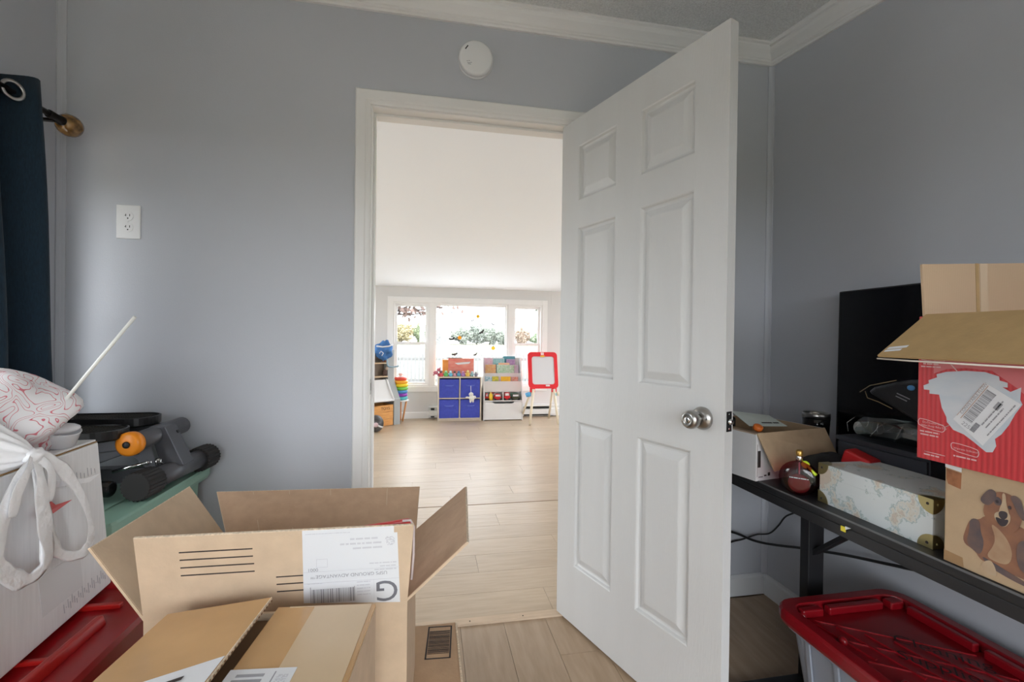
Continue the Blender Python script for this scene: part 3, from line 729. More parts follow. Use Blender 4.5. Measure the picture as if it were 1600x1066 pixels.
ob = empty('carton', (-.23, .945, .381), 'open cardboard box with raised flaps and a white shipping label', 'box')
NL, NR, FR, FL = V((-.440, .808, .70)), V((-.030, .797, .70)), V((-.022, 1.082, .70)), V((-.432, 1.093, .70))
dn = V((0, 0, -.319))
def side(a, b, t=.005): return MB().slab([a + dn, b + dn, b, a], t)
part('wall', side(NL, NR), KRAFT, ob); part('wall', side(NR, FR), KRAFT, ob); part('wall', side(FR, FL), KRAFT, ob); part('wall', side(FL, NL), KRAFT, ob)
part('bottom', MB().slab([NL + dn, NR + dn, FR + dn, FL + dn], -.004), KRAFT_IN, ob)
nTL, nTR = V((-.441, .783, .843)), V((-.020, .771, .842))
def flap(name, h0, h1, t1, t0, mt, inner, thick=.004):
    """h0,h1 hinge; t1,t0 free edge; outer face on the side of the normal"""
    f = part(name, MB().slab([h0, h1, t1, t0], thick), mt, ob)
    n = (h1 - h0).cross(t0 - h0).normalized(); e = .0015
    c = [h0, h1, t1, t0]; cc = sum(c, V()) / 4
    part('liner', MB().slab([cc + (p - cc) * .992 - n * (thick + .0006) for p in c], -.0005), inner, f)
    d = (t1 - t0).normalized(); q = (t0 - h0).normalized() * .0012
    part('cut_edge', MB().slab([t0 - q * .3, t1 - q * .3, t1 + q, t0 + q], thick), KRAFT_EDGE, f)
    return f
nf = flap('flap', NL, NR, nTR, nTL, KRAFT, KRAFT_IN)
ffl = flap('flap', FR, FL, V((-.498, 1.199, .774)), V((-.017, 1.214, .759)), KRAFT, KRAFT_IN)
for q in (.17, .46, .66, .83):
    h0_ = FR.lerp(FL, q); t0_ = V((-.017, 1.214, .759)).lerp(V((-.498, 1.199, .774)), q); nn_ = (FL - FR).cross(t0_ - h0_).normalized()
    part('crease', MB().slab([p_ - nn_ * .0062 for p_ in (h0_, h0_ + (FL - FR).normalized() * .0018, t0_ + (FL - FR).normalized() * .0018, t0_)], -.0004), KRAFT, ffl)
flap('flap', NR, FR, V((.097, 1.102, .791)), V((.073, .779, .801)), KRAFT, KRAFT_IN)
flap('flap', FL, NL, V((-.510, .797, .825)), V((-.511, 1.094, .823)), KRAFT, KRAFT)
fu = V((.99964, -.02682, 0)); fv = V((-.0046, -.17227, .98504))
FO = NL
def fuv(rects, lift=.0004): return panel_uv(FO, fu, fv, rects, lift)
part('printed_lines', fuv([(.061, .168, .1165, .1187), (.061, .168, .1033, .1055), (.061, .169, .0898, .0920), (.0605, .169, .0761, .0783), (.2007, .2425, .0627, .0649), (.2007, .242, .0492, .0514), (.2007, .242, .0357, .0379)]), INK, nf)
part('lettering', text_mb('Tire', .0085, FO + fu * .1845 + fv * .0738, -fu, -fv), INK, nf)
LB0, LB1 = .2420, .3962
lab = part('shipping_label', MB().extrude([FO + fu * a + fv * b_ - fu.cross(fv) * -.0005 for a, b_ in ((.2415, .012), (.3980, .0004), (.3935, .1452), (.2440, .1445))], fu.cross(fv) * .0003), PAPER, nf, label='white shipping label')
ink = []
ink += words(.249, .318, .1372, .0012, 1)
for q, (a, b_) in enumerate(((.318, .362), (.302, .368), (.322, .369))): ink += words(a, b_, .1235 - .0085 * q, .0032, q + 3)
for q, (a, b_) in enumerate(((.348, .392), (.365, .391), (.356, .392))): ink += words(a, b_, .0775 - .0062 * q, .0022, q + 9)
for q in range(5): ink += words(.327, .349, .044 - .006 * q, .0018, q + 20)
ink += words(.249, .272, .0466, .0013, 40) + [(.2638, .2815, .0765, .0771), (.2638, .2815, .0912, .0918), (.2638, .2644, .0765, .0918), (.2809, .2815, .0765, .0918)]
r_ = random.Random(5)
for i in range(9):
    for j in range(9):
        if r_.random() < .55: ink.append((.3744 + i * .0017, .3761 + i * .0017, .1105 + j * .0018, .1123 + j * .0018))
part('label_print', fuv(ink, .0011), PALEINK, lab)
part('label_rule', fuv([(.243, .397, .0685, .0690), (.243, .397, .0475, .0480), (.3545, .3549, .002, .0475)], .0011), PALEINK, lab)
part('label_barcode', fuv(barcode(.255, .322, .010, .036, 8) + [(.2525, .2535, .010, .0405), (.3225, .3235, .010, .038)], .0011), GREYINK, lab)
part('lettering', text_mb('USPS GROUND ADVANTAGE™', .0088, FO + fu * .377 + fv * .0625 + fu.cross(fv) * .0009, -fu, -fv), GREYINK, lab)
part('lettering', text_mb('0001', .0085, FO + fu * .2665 + fv * .0755 + fu.cross(fv) * .0009, -fu, -fv), GREYINK, lab)
part('lettering', text_mb('G', .056, FO + fu * .3965 + fv * .0435 + fu.cross(fv) * .0009, -fu, -fv), mat('dark_grey_ink', (.16, .16, .18), .7), lab)
part('edge_print', panel_uv(NR + V((0, .012, -.20)), (FR - NR), (0, 0, 1), [(.01 + .003 * k, .0115 + .003 * k, .02, .11) for k in range(3)] + [(.04, .046, .05, .12)]), INK, ob)
# a red plastic pouch inside the open box, its corner showing behind the near flap
pouch = empty('red_pouch', (-.066, .806, .70), 'red and clear plastic pouch poking out of the open box', 'pouch')
part('pouch', MB().extrude([(-.125, .804, .730), (-.029, .804, .730), (-.0245, .804, .834), (-.030, .804, .8385), (-.045, .804, .837), (-.125, .804, .828)], (0, .012, 0)), mat('red_film', (.62, .03, .03), .3, coat=.3), pouch, bevel=.004)
part('clear_edge', MB().tube([(-.0235, .802, .735), (-.0205, .799, .78), (-.0205, .796, .830), (-.026, .797, .8405), (-.040, .797, .840)], .0022, 6), film_mat('pouch_edge', (.85, .75, .75), .6, .2), pouch)

nb = empty('carton', (-.22, .55, .381), 'taped cardboard box nearest the camera with a raised split top', 'box')
na = V((.10, .995, 0)).normalized(); nb_ = V((.995, -.10, 0)).normalized()
B0 = V((-.380, .757, .0))                                # far left top corner
def npt(a, b, z): return B0 + nb_ * a - na * b + V((0, 0, z))
NBW, NBD = .306, .36
mb = MB()
def nbox(a0, a1, b0, b1, z0, z1):
    P = [npt(a, b, z) for z in (z0, z1) for a, b in ((a0, b0), (a1, b0), (a1, b1), (a0, b1))]
    return MB().add(P, [(0, 3, 2, 1), (4, 5, 6, 7), (0, 1, 5, 4), (1, 2, 6, 5), (2, 3, 7, 6), (3, 0, 4, 7)])
part('wall', nbox(0, NBW, 0, .005, .381, .735), KRAFT, nb); part('wall', nbox(0, NBW, NBD - .005, NBD, .381, .735), KRAFT, nb)
part('wall', nbox(0, .005, .005, NBD - .005, .381, .735), KRAFT, nb); part('wall', nbox(NBW - .005, NBW, .005, NBD - .005, .381, .735), KRAFT, nb)
part('bottom', nbox(.005, NBW - .005, .005, NBD - .005, .381, .386), KRAFT_IN, nb)
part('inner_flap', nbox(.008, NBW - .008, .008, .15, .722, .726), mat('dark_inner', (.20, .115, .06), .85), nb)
rf = part('flap', nbox(.160, NBW, 0, NBD, .736, .741), KRAFT_TAPE, nb)
GZ = .757
lf = part('flap', MB().slab([npt(0, 0, .737), npt(0, NBD, .737), npt(.152, NBD, GZ), npt(.150, 0, GZ)], .0045), KRAFT_TAPE, nb)
part('cut_edge', MB().slab([npt(.1505, 0, GZ - .0052), npt(.1525, NBD, GZ - .0052), npt(.1525, NBD, GZ + .0003), npt(.1505, 0, GZ + .0003)], -.0012), KRAFT_EDGE, lf)
fl_ = MB()
for k in range(44): fl_.obox(npt(.1525, .006 + .008 * k, GZ - .0023), (.0008, .0028, .0022), nb_, -na)
part('flutes', fl_, mat('flute_shadow', (.17, .09, .045), .9), lf)
part('tape', nbox(.215, .300, 0, NBD, .7412, .7416), KRAFT_PALE, rf, label='translucent packing tape')
part('tape', nbox(.178, .215, .0, .003, .7412, .7416), KRAFT_PALE, rf)
lbl = part('shipping_label', nbox(.158, .238, .132, .262, .7418, .7421), PAPER, rf)
lo = npt(.158, .262, .7421)
part('label_print', panel_uv(lo, nb_, na, [(.012, .045, .116, .121), (.010, .045, .106, .112), (.056, .0575, .085, .124)]), GREYINK, lbl)
r_ = random.Random(15); qq = []
for i in range(8):
    for j in range(8):
        if r_.random() < .5: qq.append((.061 + i * .0016, .0626 + i * .0016, .104 + j * .0018, .1058 + j * .0018))
part('stamp_print', panel_uv(lo, nb_, na, qq), PALEINK, lbl)
lb2 = part('shipping_label', MB().slab([npt(.03, .165, .7425), npt(.035, .30, .7425), npt(.149, .30, GZ + .0006), npt(.149, .128, GZ + .0006)], .0003), PAPER, lf)
part('label_print', MB().slab([npt(.10, .162, .7527), npt(.10, .168, .7527), npt(.118, .162, .7551), npt(.118, .156, .7551)], .0003), INK, lb2)


# ------------------------------------------------------------------ right side: table and what stands on it
TZ = .740
tb = empty('folding_table', (1.25, .75, 0), 'black folding table along the dark right wall', 'table')
part('tabletop', MB().box(.978, 1.522, -.30, 1.56, TZ - .022, TZ), MATTBLACK, tb, bevel=.004)
part('apron', MB().box(.980, .996, -.28, 1.54, TZ - .048, TZ - .022), MATTBLACK, tb, bevel=.002)
part('apron', MB().box(1.490, 1.510, -.28, 1.54, TZ - .048, TZ - .022), MATTBLACK, tb, bevel=.002)
part('edge_strip', MB().box(.976, .979, -.30, 1.56, TZ - .003, TZ + .001), mat('grey_edge', (.12, .125, .13), .4), tb)  # paler grey strip along the table's front edge
for y_ in (1.300, -.05):
    s_ = -1 if y_ > .5 else 1
    part('leg', MB().box(1.248, 1.308, y_ - .018, y_ + .018, .030, TZ - .022), MATTBLACK, tb, bevel=.003)
    part('foot', MB().box(1.000, 1.515, y_ - .022, y_ + .022, 0, .030), MATTBLACK, tb, bevel=.004)
    part('brace', MB().obox((1.278, y_ + s_ * .150, .580), (.030, .375, .014), (1, 0, 0), (0, s_ * .74, .67)), MATTBLACK, tb, bevel=.002)
tg = part('yellow_tab', MB().obox((.9755, .905, .715), (.002, .012, .012), (1, 0, 0), (0, 1, 0)), mat('yellow_plastic', (.75, .62, .05), .4), tb, label='small yellow tab')
part('yellow_tab', MB().extrude([(.974, .898, .716), (.974, .885, .724), (.974, .899, .724)], (.002, 0, 0)), PAPER, tb)

# translucent tote with red lid
bn = empty('storage_tote', (1.26, .85, 0), 'translucent storage tote with red ribbed lid under black table', 'storage tote')
CLR = mat('frosted_plastic', (.44, .48, .56), .35, trans=.35, var=.04, vscale=5, bump=.1, bscale=9)
part('body', loft(MB(), [((1.10, 1.415, .50, 1.130, .05), 0), ((1.062, 1.45, .462, 1.168, .05), .325)]), CLR, bn)
part('rim', loft(MB(), [((1.050, 1.462, .450, 1.180, .05), .318), ((1.046, 1.466, .446, 1.184, .05), .326), ((1.046, 1.466, .446, 1.184, .05), .333)]), CLR, bn)
for k in range(7):
    yy = 1.09 - .09 * k
    part('side_rib', MB().extrude([(1.096, yy, .01), (1.060, yy, .315), (1.054, yy, .315), (1.090, yy, .01)], (0, -.012, 0)), CLR, bn)
RL = mat('red_lid_plastic', (.24, .004, .009), .32, var=.05, vscale=4, coat=.15)
rl = part('lid', loft(MB(), [((1.036, 1.474, .435, 1.194, .06), .332), ((1.030, 1.480, .430, 1.200, .065), .345), ((1.030, 1.480, .430, 1.200, .065), .366), ((1.036, 1.474, .436, 1.194, .06), .374), ((1.066, 1.444, .466, 1.164, .045), .374), ((1.074, 1.436, .474, 1.156, .04), .350), ((1.12, 1.39, .52, 1.11, .03), .350)], smooth=False), RL, bn, bevel=.002)
# raised corner blocks round the sunken middle
for a in ((1.085, 1.155, 1.128, 1.150), (1.175, 1.365, 1.128, 1.150), (1.385, 1.43, 1.120, 1.150), (1.412, 1.432, .93, 1.10), (1.412, 1.432, .70, .91), (1.412, 1.432, .49, .68)):
    part('lid_block', MB().box(*a, .350, .373), RL, rl, bevel=.004)
# diagonal lattice ribs
for k in range(9):
    x0_, y0_ = 1.10, 1.12 - .085 * k
    a, b = V((1.105, y0_, .3505)), V((1.405, y0_ - .20, .3505))
    if b.y < .49: break
    part('lattice_rib', MB().obox((a + b) / 2, ((b - a).length, .004, .006), b - a, V((0, 0, 1)).cross(b - a)), RL, rl)
for k in range(6):
    a, b = V((1.10 + .05 * k, 1.12 - .04 * k, .3505)), V((1.13 + .055 * k, .95 - .075 * k, .3505))
    part('lattice_rib', MB().obox((a + b) / 2, ((b - a).length, .009, .008), b - a, V((0, 0, 1)).cross(b - a)), RL, rl)
for p in ((1.088, 1.135), (1.105, 1.02), (1.11, .86)):
    part('lid_nub', MB().blob((p[0], p[1], .356), (.010, .012, .012), 10, 5), RL, rl)
tu = V((.70, -.714, 0)); tv = V((.714, .70, 0))
PEN = mat('marker_ink', (.02, .008, .01), .5)
part('lettering', text_mb('Cleaning', .056, (1.242, 1.000, .3552), tu, tv, thin=-.0004), PEN, rl)
part('lettering', text_mb('Supplies', .054, (1.188, .945, .3552), tu, tv, thin=-.0004), PEN, rl)

# cables
CABLE = mat('black_cable', (.010, .010, .010), .45)
def smoothp(P, n=8):
    P = [V(p) for p in P]; out = []
    for i in range(len(P) - 1):
        p0, a, b, p3 = P[max(i - 1, 0)], P[i], P[i + 1], P[min(i + 2, len(P) - 1)]
        for k in range(n):
            t = k / n; out.append(.5 * ((2 * a) + (b - p0) * t + (2 * p0 - 5 * a + 4 * b - p3) * t * t + (3 * a - p0 - 3 * b + p3) * t ** 3))
    return out + [P[-1]]
solo('power_cable', MB().tube(smoothp([(.98, 1.80, .02), (1.12, 1.80, .24), (1.25, 1.80, .315), (1.354, 1.80, .300), (1.46, 1.79, .258), (1.505, 1.72, .268), (1.505, 1.571, .322), (1.505, 1.379, .385), (1.505, 1.22, .430), (1.505, 1.12, .462), (1.507, .95, .55), (1.507, .80, .69)]), .0052, 8), CABLE, 'thick black cable drooping along the wall under the table', 'cable')
solo('power_cable', MB().tube(smoothp([(1.15, 1.812, .14), (1.27, 1.812, .215), (1.353, 1.812, .249), (1.411, 1.812, .258), (1.477, 1.80, .281), (1.515, 1.768, .298), (1.52, 1.723, .350), (1.52, 1.682, .407), (1.52, 1.607, .467), (1.52, 1.50, .60), (1.526, 1.42, .735)]), .0035, 8), CABLE, 'thin black cable rising from the corner to the table', 'cable')

# television
tv_ = empty('television', (1.47, .95, TZ), 'black flat television leaning on right wall behind boxes', 'television')
SCR = mat('tv_screen', (.004, .0045, .006), .10, spec=.5)
P = [V((1.462, y_, z_)) for y_, z_ in ((1.395, .742), (.56, .742), (.56, 1.343), (1.395, 1.343))]
ln = V((.006, 0, 0))
P = [p + (ln if p.z > 1 else V()) for p in P]
part('housing', MB().extrude(P, (.03, 0, 0)), BLACK, tv_, bevel=.004)
cc = sum(P, V()) / 4
part('screen', MB().extrude([cc + (p - cc) * .982 + V((-.0008, 0, 0)) for p in P], (.0006, 0, 0)), SCR, tv_)

def subd(pts, it=2):
    for _ in range(it):
        q = []
        for i in range(len(pts)):
            a, b = pts[i], pts[(i + 1) % len(pts)]
            q += [(a[0] * .75 + b[0] * .25, a[1] * .75 + b[1] * .25), (a[0] * .25 + b[0] * .75, a[1] * .25 + b[1] * .75)]
        pts = q
    return pts
# dark drawer box
db = empty('drawer_box', (1.31, 1.01, TZ), 'dark navy woodgrain drawer box behind the map box', 'box')
NAVY = mat('navy_woodgrain', (.030, .033, .042), .5, var=.15, vscale=40, stretch=(1, .12, 1))
part('body', MB().box(1.205, 1.425, .888, 1.138, TZ, .872), NAVY, db, bevel=.001)
part('top_board', MB().box(1.198, 1.43, .884, 1.142, .872, .884), NAVY, db, bevel=.001)
part('drawer_front', MB().box(1.199, 1.205, .892, 1.134, .746, .868), NAVY, db, bevel=.001)
# dark bag and clear packet on top of the drawer box
mb_ = empty('gusset_bag', (1.29, .95, .93), 'black foil pouch with torn gold edge beside red box', 'pouch')
FOIL = mat('black_foil', (.020, .020, .022), .32, bump=.3, bscale=25)
P = [V((1.21, y_, z_)) for y_, z_ in ((1.065, 1.021), (1.047, 1.037), (.98, 1.059), (.900, 1.070), (.900, .945), (.955, .968), (.989, .987), (1.029, 1.003))]
mb = MB(); rings = []
for k, s_ in ((0, .80), (.012, .96), (.05, 1.05), (.09, .96), (.11, .7)):
    c = sum(P, V()) / len(P); rings.append([c + (p - c) * s_ + V((k, 0, 0)) for p in P])
part('pouch', mb.ring(rings, smooth=False), FOIL, mb_, bevel=.006)
GOLD = mat('gold_edge', (.26, .20, .10), .4, metal=.5)
part('torn_edge', MB().tube([(1.210, 1.078, 1.018), (1.206, 1.045, 1.040), (1.208, .975, 1.061)], .0012, 6).tube([(1.210, 1.062, 1.022), (1.204, 1.050, 1.005), (1.206, 1.02, .998), (1.208, .985, .985)], .0012, 6), GOLD, mb_)
part('printed_mark', panel_uv((1.209, .99, 1.02), (0, -1, -.35), (0, -.35, 1), [(.015, .05, .012, .0145), (.015, .045, .004, .0065)], .004), GREYINK, mb_)
part('printed_mark', MB().blob((1.206, .937, 1.045), (.003, .010, .007), 10, 6), mat('blue_print', (.08, .25, .5), .3), mb_)
PK = [(1.129, .900), (1.108, .948), (1.023, .960), (.915, .960), (.905, .890), (1.024, .886), (1.099, .886)]
cpk = empty('clear_packet', (1.27, 1.015, .885), 'crumpled clear plastic packet on the dark drawer box', 'packet')
rnd = random.Random(8); rings = []
for k, s_ in ((0, .55), (.01, .85), (.03, 1), (.08, 1), (.12, .9), (.14, .5)):
    c = V((1.215, 1.02, .922)); rings.append([c + (V((1.215, y_, z_)) - c) * s_ * rnd.uniform(.93, 1.04) + V((k + rnd.uniform(-.006, .006), 0, 0)) for y_, z_ in subd(PK, 1)])
CF = glass_mat('clear_film', (.60, .66, .66), .16, .25)
part('film', MB().ring(rings, smooth=False), CF, cpk)
for q in range(9):
    y_ = 1.11 - .022 * q; part('wrinkle', MB().tube([(1.208, y_, .90 + .012 * (q % 3)), (1.203, y_ - .008 * (q % 4), .925), (1.209, y_ - .02, .945 - .008 * (q % 2))], .0007, 5), film_mat('film_glint_%d' % q, (.70, .74, .74), .30, .2), cpk)
part('contents', MB().lathe([(.018, 0), (.018, .06)], (1.225, 1.095, .912), (1, -.2, 0), 16), film_mat('grey_contents', (.35, .36, .35), .8, .4), cpk)

# world-map box
mp = empty('map_box', (1.06, .876, TZ), 'pale world map keepsake box with brass corners on table', 'box')
MAPM = bpy.data.materials.new('map_paper'); MAPM.use_nodes = True; nt = MAPM.node_tree; b = nt.nodes['Principled BSDF']; b.inputs['Roughness'].default_value = .5
tc = nt.nodes.new('ShaderNodeTexCoord'); nz = nt.nodes.new('ShaderNodeTexNoise'); nz.inputs['Scale'].default_value = 14; nz.inputs['Detail'].default_value = 10; nz.inputs['Roughness'].default_value = .62
rp = nt.nodes.new('ShaderNodeValToRGB'); nt.links.new(tc.outputs['Object'], nz.inputs['Vector']); nt.links.new(nz.outputs['Fac'], rp.inputs[0]); nt.links.new(rp.outputs[0], b.inputs['Base Color'])
els = rp.color_ramp.elements; els[0].position = .0; els[0].color = (.62, .65, .65, 1); els[1].position = 1; els[1].color = (.52, .42, .30, 1)
for pos, c in ((.50, (.62, .66, .66)), (.515, (.30, .40, .40)), (.53, (.62, .63, .60)), (.57, (.60, .56, .47)), (.575, (.40, .38, .36)), (.585, (.58, .50, .42))):
    e = els.new(pos); e.color = (*c, 1)
ma = V((-.025, -1, 0)).normalized(); mbk = V((1, -.025, 0)).normalized()
M0 = V((1.017, 1.016, TZ))
def mbox(a0, a1, b0, b1, z0, z1):
    P = [M0 + ma * a + mbk * b_ + V((0, 0, z)) for z in (z0, z1) for a, b_ in ((a0, b0), (a1, b0), (a1, b1), (a0, b1))]
    return MB().add(P, [(0, 3, 2, 1), (4, 5, 6, 7), (0, 1, 5, 4), (1, 2, 6, 5), (2, 3, 7, 6), (3, 0, 4, 7)])
ML = .278; MDp = .17
part('body', mbox(.001, ML - .001, .001, MDp - .001, 0, .075), MAPM, mp, bevel=.001)
ld = part('lid', mbox(0, ML, 0, MDp, .070, .101), MAPM, mp, bevel=.0015)
BRASS = mat('brass', (.50, .42, .20), .3, metal=.9)
def corner_cap(a, z, sa, sz):
    n = 7; R_ = .029; pts = [(0, 0)] + [(R_ * math.cos(math.pi / 2 * k / n), R_ * math.sin(math.pi / 2 * k / n)) for k in range(n + 1)]
    mb = MB()
    mb.extrude([M0 + ma * (a + sa * p[0]) + mbk * -.0012 + V((0, 0, z + sz * p[1])) for p in pts], mbk * .001)
    xe = a - sa * .0012
    mb.extrude([M0 + ma * xe + mbk * (-.0012 + p[0]) + V((0, 0, z + sz * p[1])) for p in pts], ma * (sa * .001))
    if z > .05: mb.extrude([M0 + ma * (a + sa * p[0]) + mbk * (-.0012 + p[1]) + V((0, 0, z + .0003)) for p in pts], V((0, 0, .001)))
    c = part('corner_cap', mb, BRASS, mp)
    part('rivet', MB().lathe([(.003, 0), (.0025, .001), (.0005, .0014)], M0 + ma * (a + sa * .010) + mbk * -.0012 + V((0, 0, z + sz * .010)), -mbk, 10), INK, c)
    part('rivet', MB().lathe([(.003, 0), (.0025, .001), (.0005, .0014)], M0 + ma * (a - sa * .0012) + mbk * .010 + V((0, 0, z + sz * .010)), ma * -sa, 10), BRASS, c)
for a, sa in ((0, 1), (ML, -1)):
    corner_cap(a, .001, sa, 1); corner_cap(a, .101, sa, -1)

# perfume bottle
pf = empty('perfume_bottle', (.990, 1.05, TZ), 'round pink glass perfume bottle with gold cap on table', 'bottle')
PINKG = glass_mat('pink_glass', (.66, .24, .30), .06, .05)
fc = V((.70, .71, 0)).normalized(); sd = V((.71, -.70, 0))
def disc(rad, thick, z, n=28):
    rings = []; c = V((1.000, 1.062, z))
    for dpt, k in ((-thick, .55), (-thick * .85, .80), (-thick * .5, .95), (0, 1), (thick * .5, .95), (thick * .85, .80), (thick, .55)):
        rings.append([c + fc * dpt + (sd * math.cos(t) * 1.03 + V((0, 0, 1)) * math.sin(t)) * (rad * k) for t in [2 * math.pi * q / n for q in range(n)]])
    return MB().ring(rings)
part('flask', disc(.047, .020, TZ + .047), PINKG, pf)
part('perfume', disc(.026, .008, TZ + .032), mat('perfume_liquid', (.20, .065, .065), .1), pf)
part('stem', MB().tube([(1.000, 1.062, TZ + .03), (1.000, 1.062, TZ + .095)], .002, 8), PALEINK, pf)
part('collar', MB().lathe([(.009, 0), (.009, .014), (.008, .016)], (1.000, 1.062, TZ + .092), n=16), CHROME, pf)
part('cap', MB().lathe([(.008, 0), (.009, .003), (.009, .012), (.006, .016), (.001, .016)], (1.000, 1.062, TZ + .108), n=16), mat('gold_cap', (.50, .30, .08), .3, metal=.8), pf)
part('print', panel_uv(V((1.000, 1.062, TZ + .050)) - fc * .0205, sd, (0, 0, 1), words(-.022, .022, 0, .0022, 91), .0004), PALEINK, pf)
kt = solo('key_tag', MB().tube([(1.012, 1.045, .822), (1.012, 1.035, .815), (1.014, 1.022, .806)], .004, 8).lathe([(.010, -.002), (.010, .002)], (1.010, 1.052, .826), (1, .6, .2), 16), mat('lime_plastic', (.55, .72, .04), .4), 'lime green key tag hanging beside the perfume bottle', 'key tag')
bk = solo('black_pouch', crumple((1.130, 1.098, .791), (.088, .062, .050), 31, .05, 30, 16), mat('black_nylon', (.010, .010, .011), .75), 'black fabric pouch between carton and map box', 'pouch')
solo('red_packet', MB().obox((1.16, 1.04, .80), (.05, .07, .115), (1, .2, 0), (-.2, 1, .3)), mat('red_packet_film', (.42, .010, .012), .4), 'small red packet leaning behind the map box', 'packet', bevel=.006)

# white open carton with a folded brown flap
wt = empty('carton', (1.13, 1.33, TZ), 'low white open carton with papers inside beside the door edge', 'box')
ca = V((.983, .185, 0)).normalized(); cb_ = V((-.185, .983, 0)).normalized()
C0 = V((.966, 1.186, TZ))
CW, CD_, CH = .295, .27, .142
def cpt(a, b, z): return C0 + ca * a + cb_ * b + V((0, 0, z))
def cslab(a0, a1, b0, b1, z0, z1):
    P = [cpt(a, b, z) for z in (z0, z1) for a, b in ((a0, b0), (a1, b0), (a1, b1), (a0, b1))]
    return MB().add(P, [(0, 3, 2, 1), (4, 5, 6, 7), (0, 1, 5, 4), (1, 2, 6, 5), (2, 3, 7, 6), (3, 0, 4, 7)])
WC2 = mat('white_card', (.66, .66, .67), .6, var=.03, vscale=15)
KRD = mat('kraft_flap', (.42, .30, .19), .75, var=.06, vscale=30, bump=.06, bscale=160)
part('wall', cslab(0, CW, 0, .004, 0, CH), WC2, wt); part('wall', cslab(0, CW, CD_ - .004, CD_, 0, CH), WC2, wt)
part('wall', cslab(0, .004, .004, CD_ - .004, 0, CH), WC2, wt); part('wall', cslab(CW - .004, CW, .004, CD_ - .004, 0, CH), WC2, wt)
part('liner', cslab(.0042, CW - .0042, CD_ - .0055, CD_ - .0042, 0, CH), KRD, wt); part('liner', cslab(CW - .0055, CW - .0042, .006, CD_ - .006, 0, CH), KRD, wt)
part('bottom', cslab(.004, CW - .004, .004, CD_ - .004, 0, .004), KRD, wt)
part('flap', MB().slab([cpt(.0, -.001, CH + .001), cpt(CW, -.001, CH + .001), cpt(CW - .012, -.050, .068), cpt(.020, -.045, .040)], .003), KRD, wt)
part('flap', MB().slab([cpt(.0, CD_, CH), cpt(.0, 0.0, CH), cpt(.055, .02, CH - .004), cpt(.055, CD_ - .02, CH - .004)], .003), KRD, wt)
part('printed_panel', panel_uv(cpt(0, 0, 0), ca, (0, 0, 1), [(.006, .007, .012, .11), (.012, .030, .010, .012), (.035, .045, .012, .016), (.05, .06, .012, .022), (.008, .02, .04, .09)]), INK, wt)
pp = solo('paper_sheet', MB().slab([cpt(.03, .05, .155), cpt(.17, .03, .150), cpt(.20, .12, .168), cpt(.06, .15, .186)], .0012), mat('pale_green_paper', (.55, .60, .56), .6), 'pale green printed paper lying on top of the white carton', 'paper')
part('print', panel_uv(cpt(.03, .05, .155), (cpt(.17, .03, .150) - cpt(.03, .05, .155)), (cpt(.06, .15, .186) - cpt(.03, .05, .155)), words(.06, .125, .018, .007, 93), .0005), INK, pp)
solo('orange_cap', MB().lathe([(.012, 0), (.014, .003), (.014, .012), (.010, .015), (.001, .015)], cpt(.045, .035, CH + .004), (0, -.5, .9), 18), mat('orange_cap_plastic', (.60, .14, .02), .4), 'small orange bottle cap in the white carton', 'cap')
solo('black_gadget', MB().obox(cpt(.035, .17, .125), (.05, .09, .09), ca, cb_), GLOSSB, 'glossy black gadget at the back of the white carton', 'gadget', bevel=.008)

# thermos cup
tm = empty('travel_mug', (1.385, 1.395, TZ), 'black insulated travel mug with steel rim near wall corner', 'mug')
part('body', MB().lathe([(.034, 0), (.036, .004), (.042, .12), (.0435, .147)], (1.385, 1.400, TZ), n=28), GLOSSB, tm)
part('rim', MB().lathe([(.0438, 0), (.0438, .018), (.041, .020), (.038, .014), (.036, .003)], (1.385, 1.400, TZ + .144), n=28), STEEL, tm)
part('lid', MB().lathe([(.0375, 0), (.0375, .008), (.012, .010), (.001, .010)], (1.385, 1.400, TZ + .147), n=28), BLACK, tm)

# dog box
dg_ = empty('carton', (1.13, .50, TZ), 'brown carton printed with a resting dog under the red box', 'box')
KDOG = mat('kraft_dogbox', (.46, .33, .205), .7, var=.05, vscale=25, bump=.05, bscale=150)
DX_, DYN, DYF = .984, .30, .700
part('body', MB().box(DX_, DX_ + .34, DYN, DYF, TZ + .0005, .929), KDOG, dg_, bevel=.003)
S1 = 1.0
def decal(name, pts, mt, layer, parent, x=DX_):
    mb = MB(); n = len(pts)
    mb.extrude([V((x - .0004 - .00025 * layer, y_, z_)) for y_, z_ in pts], (.0002, 0, 0))
    return part(name, mb, mt, parent)
def pm(name, c, c2, sc=40): return mat(name, c, .65, col2=c2, vscale=sc)
F_RUST = pm('print_rust', (.29, .135, .075), (.21, .10, .065)); F_DARK = pm('print_dark', (.085, .070, .078), (.16, .10, .085)); F_TAN = pm('print_tan', (.42, .29, .18), (.34, .20, .12))
F_BLK = mat('print_black', (.045, .035, .04), .65); F_CREAM = pm('print_cream', (.48, .37, .25), (.44, .31, .20))
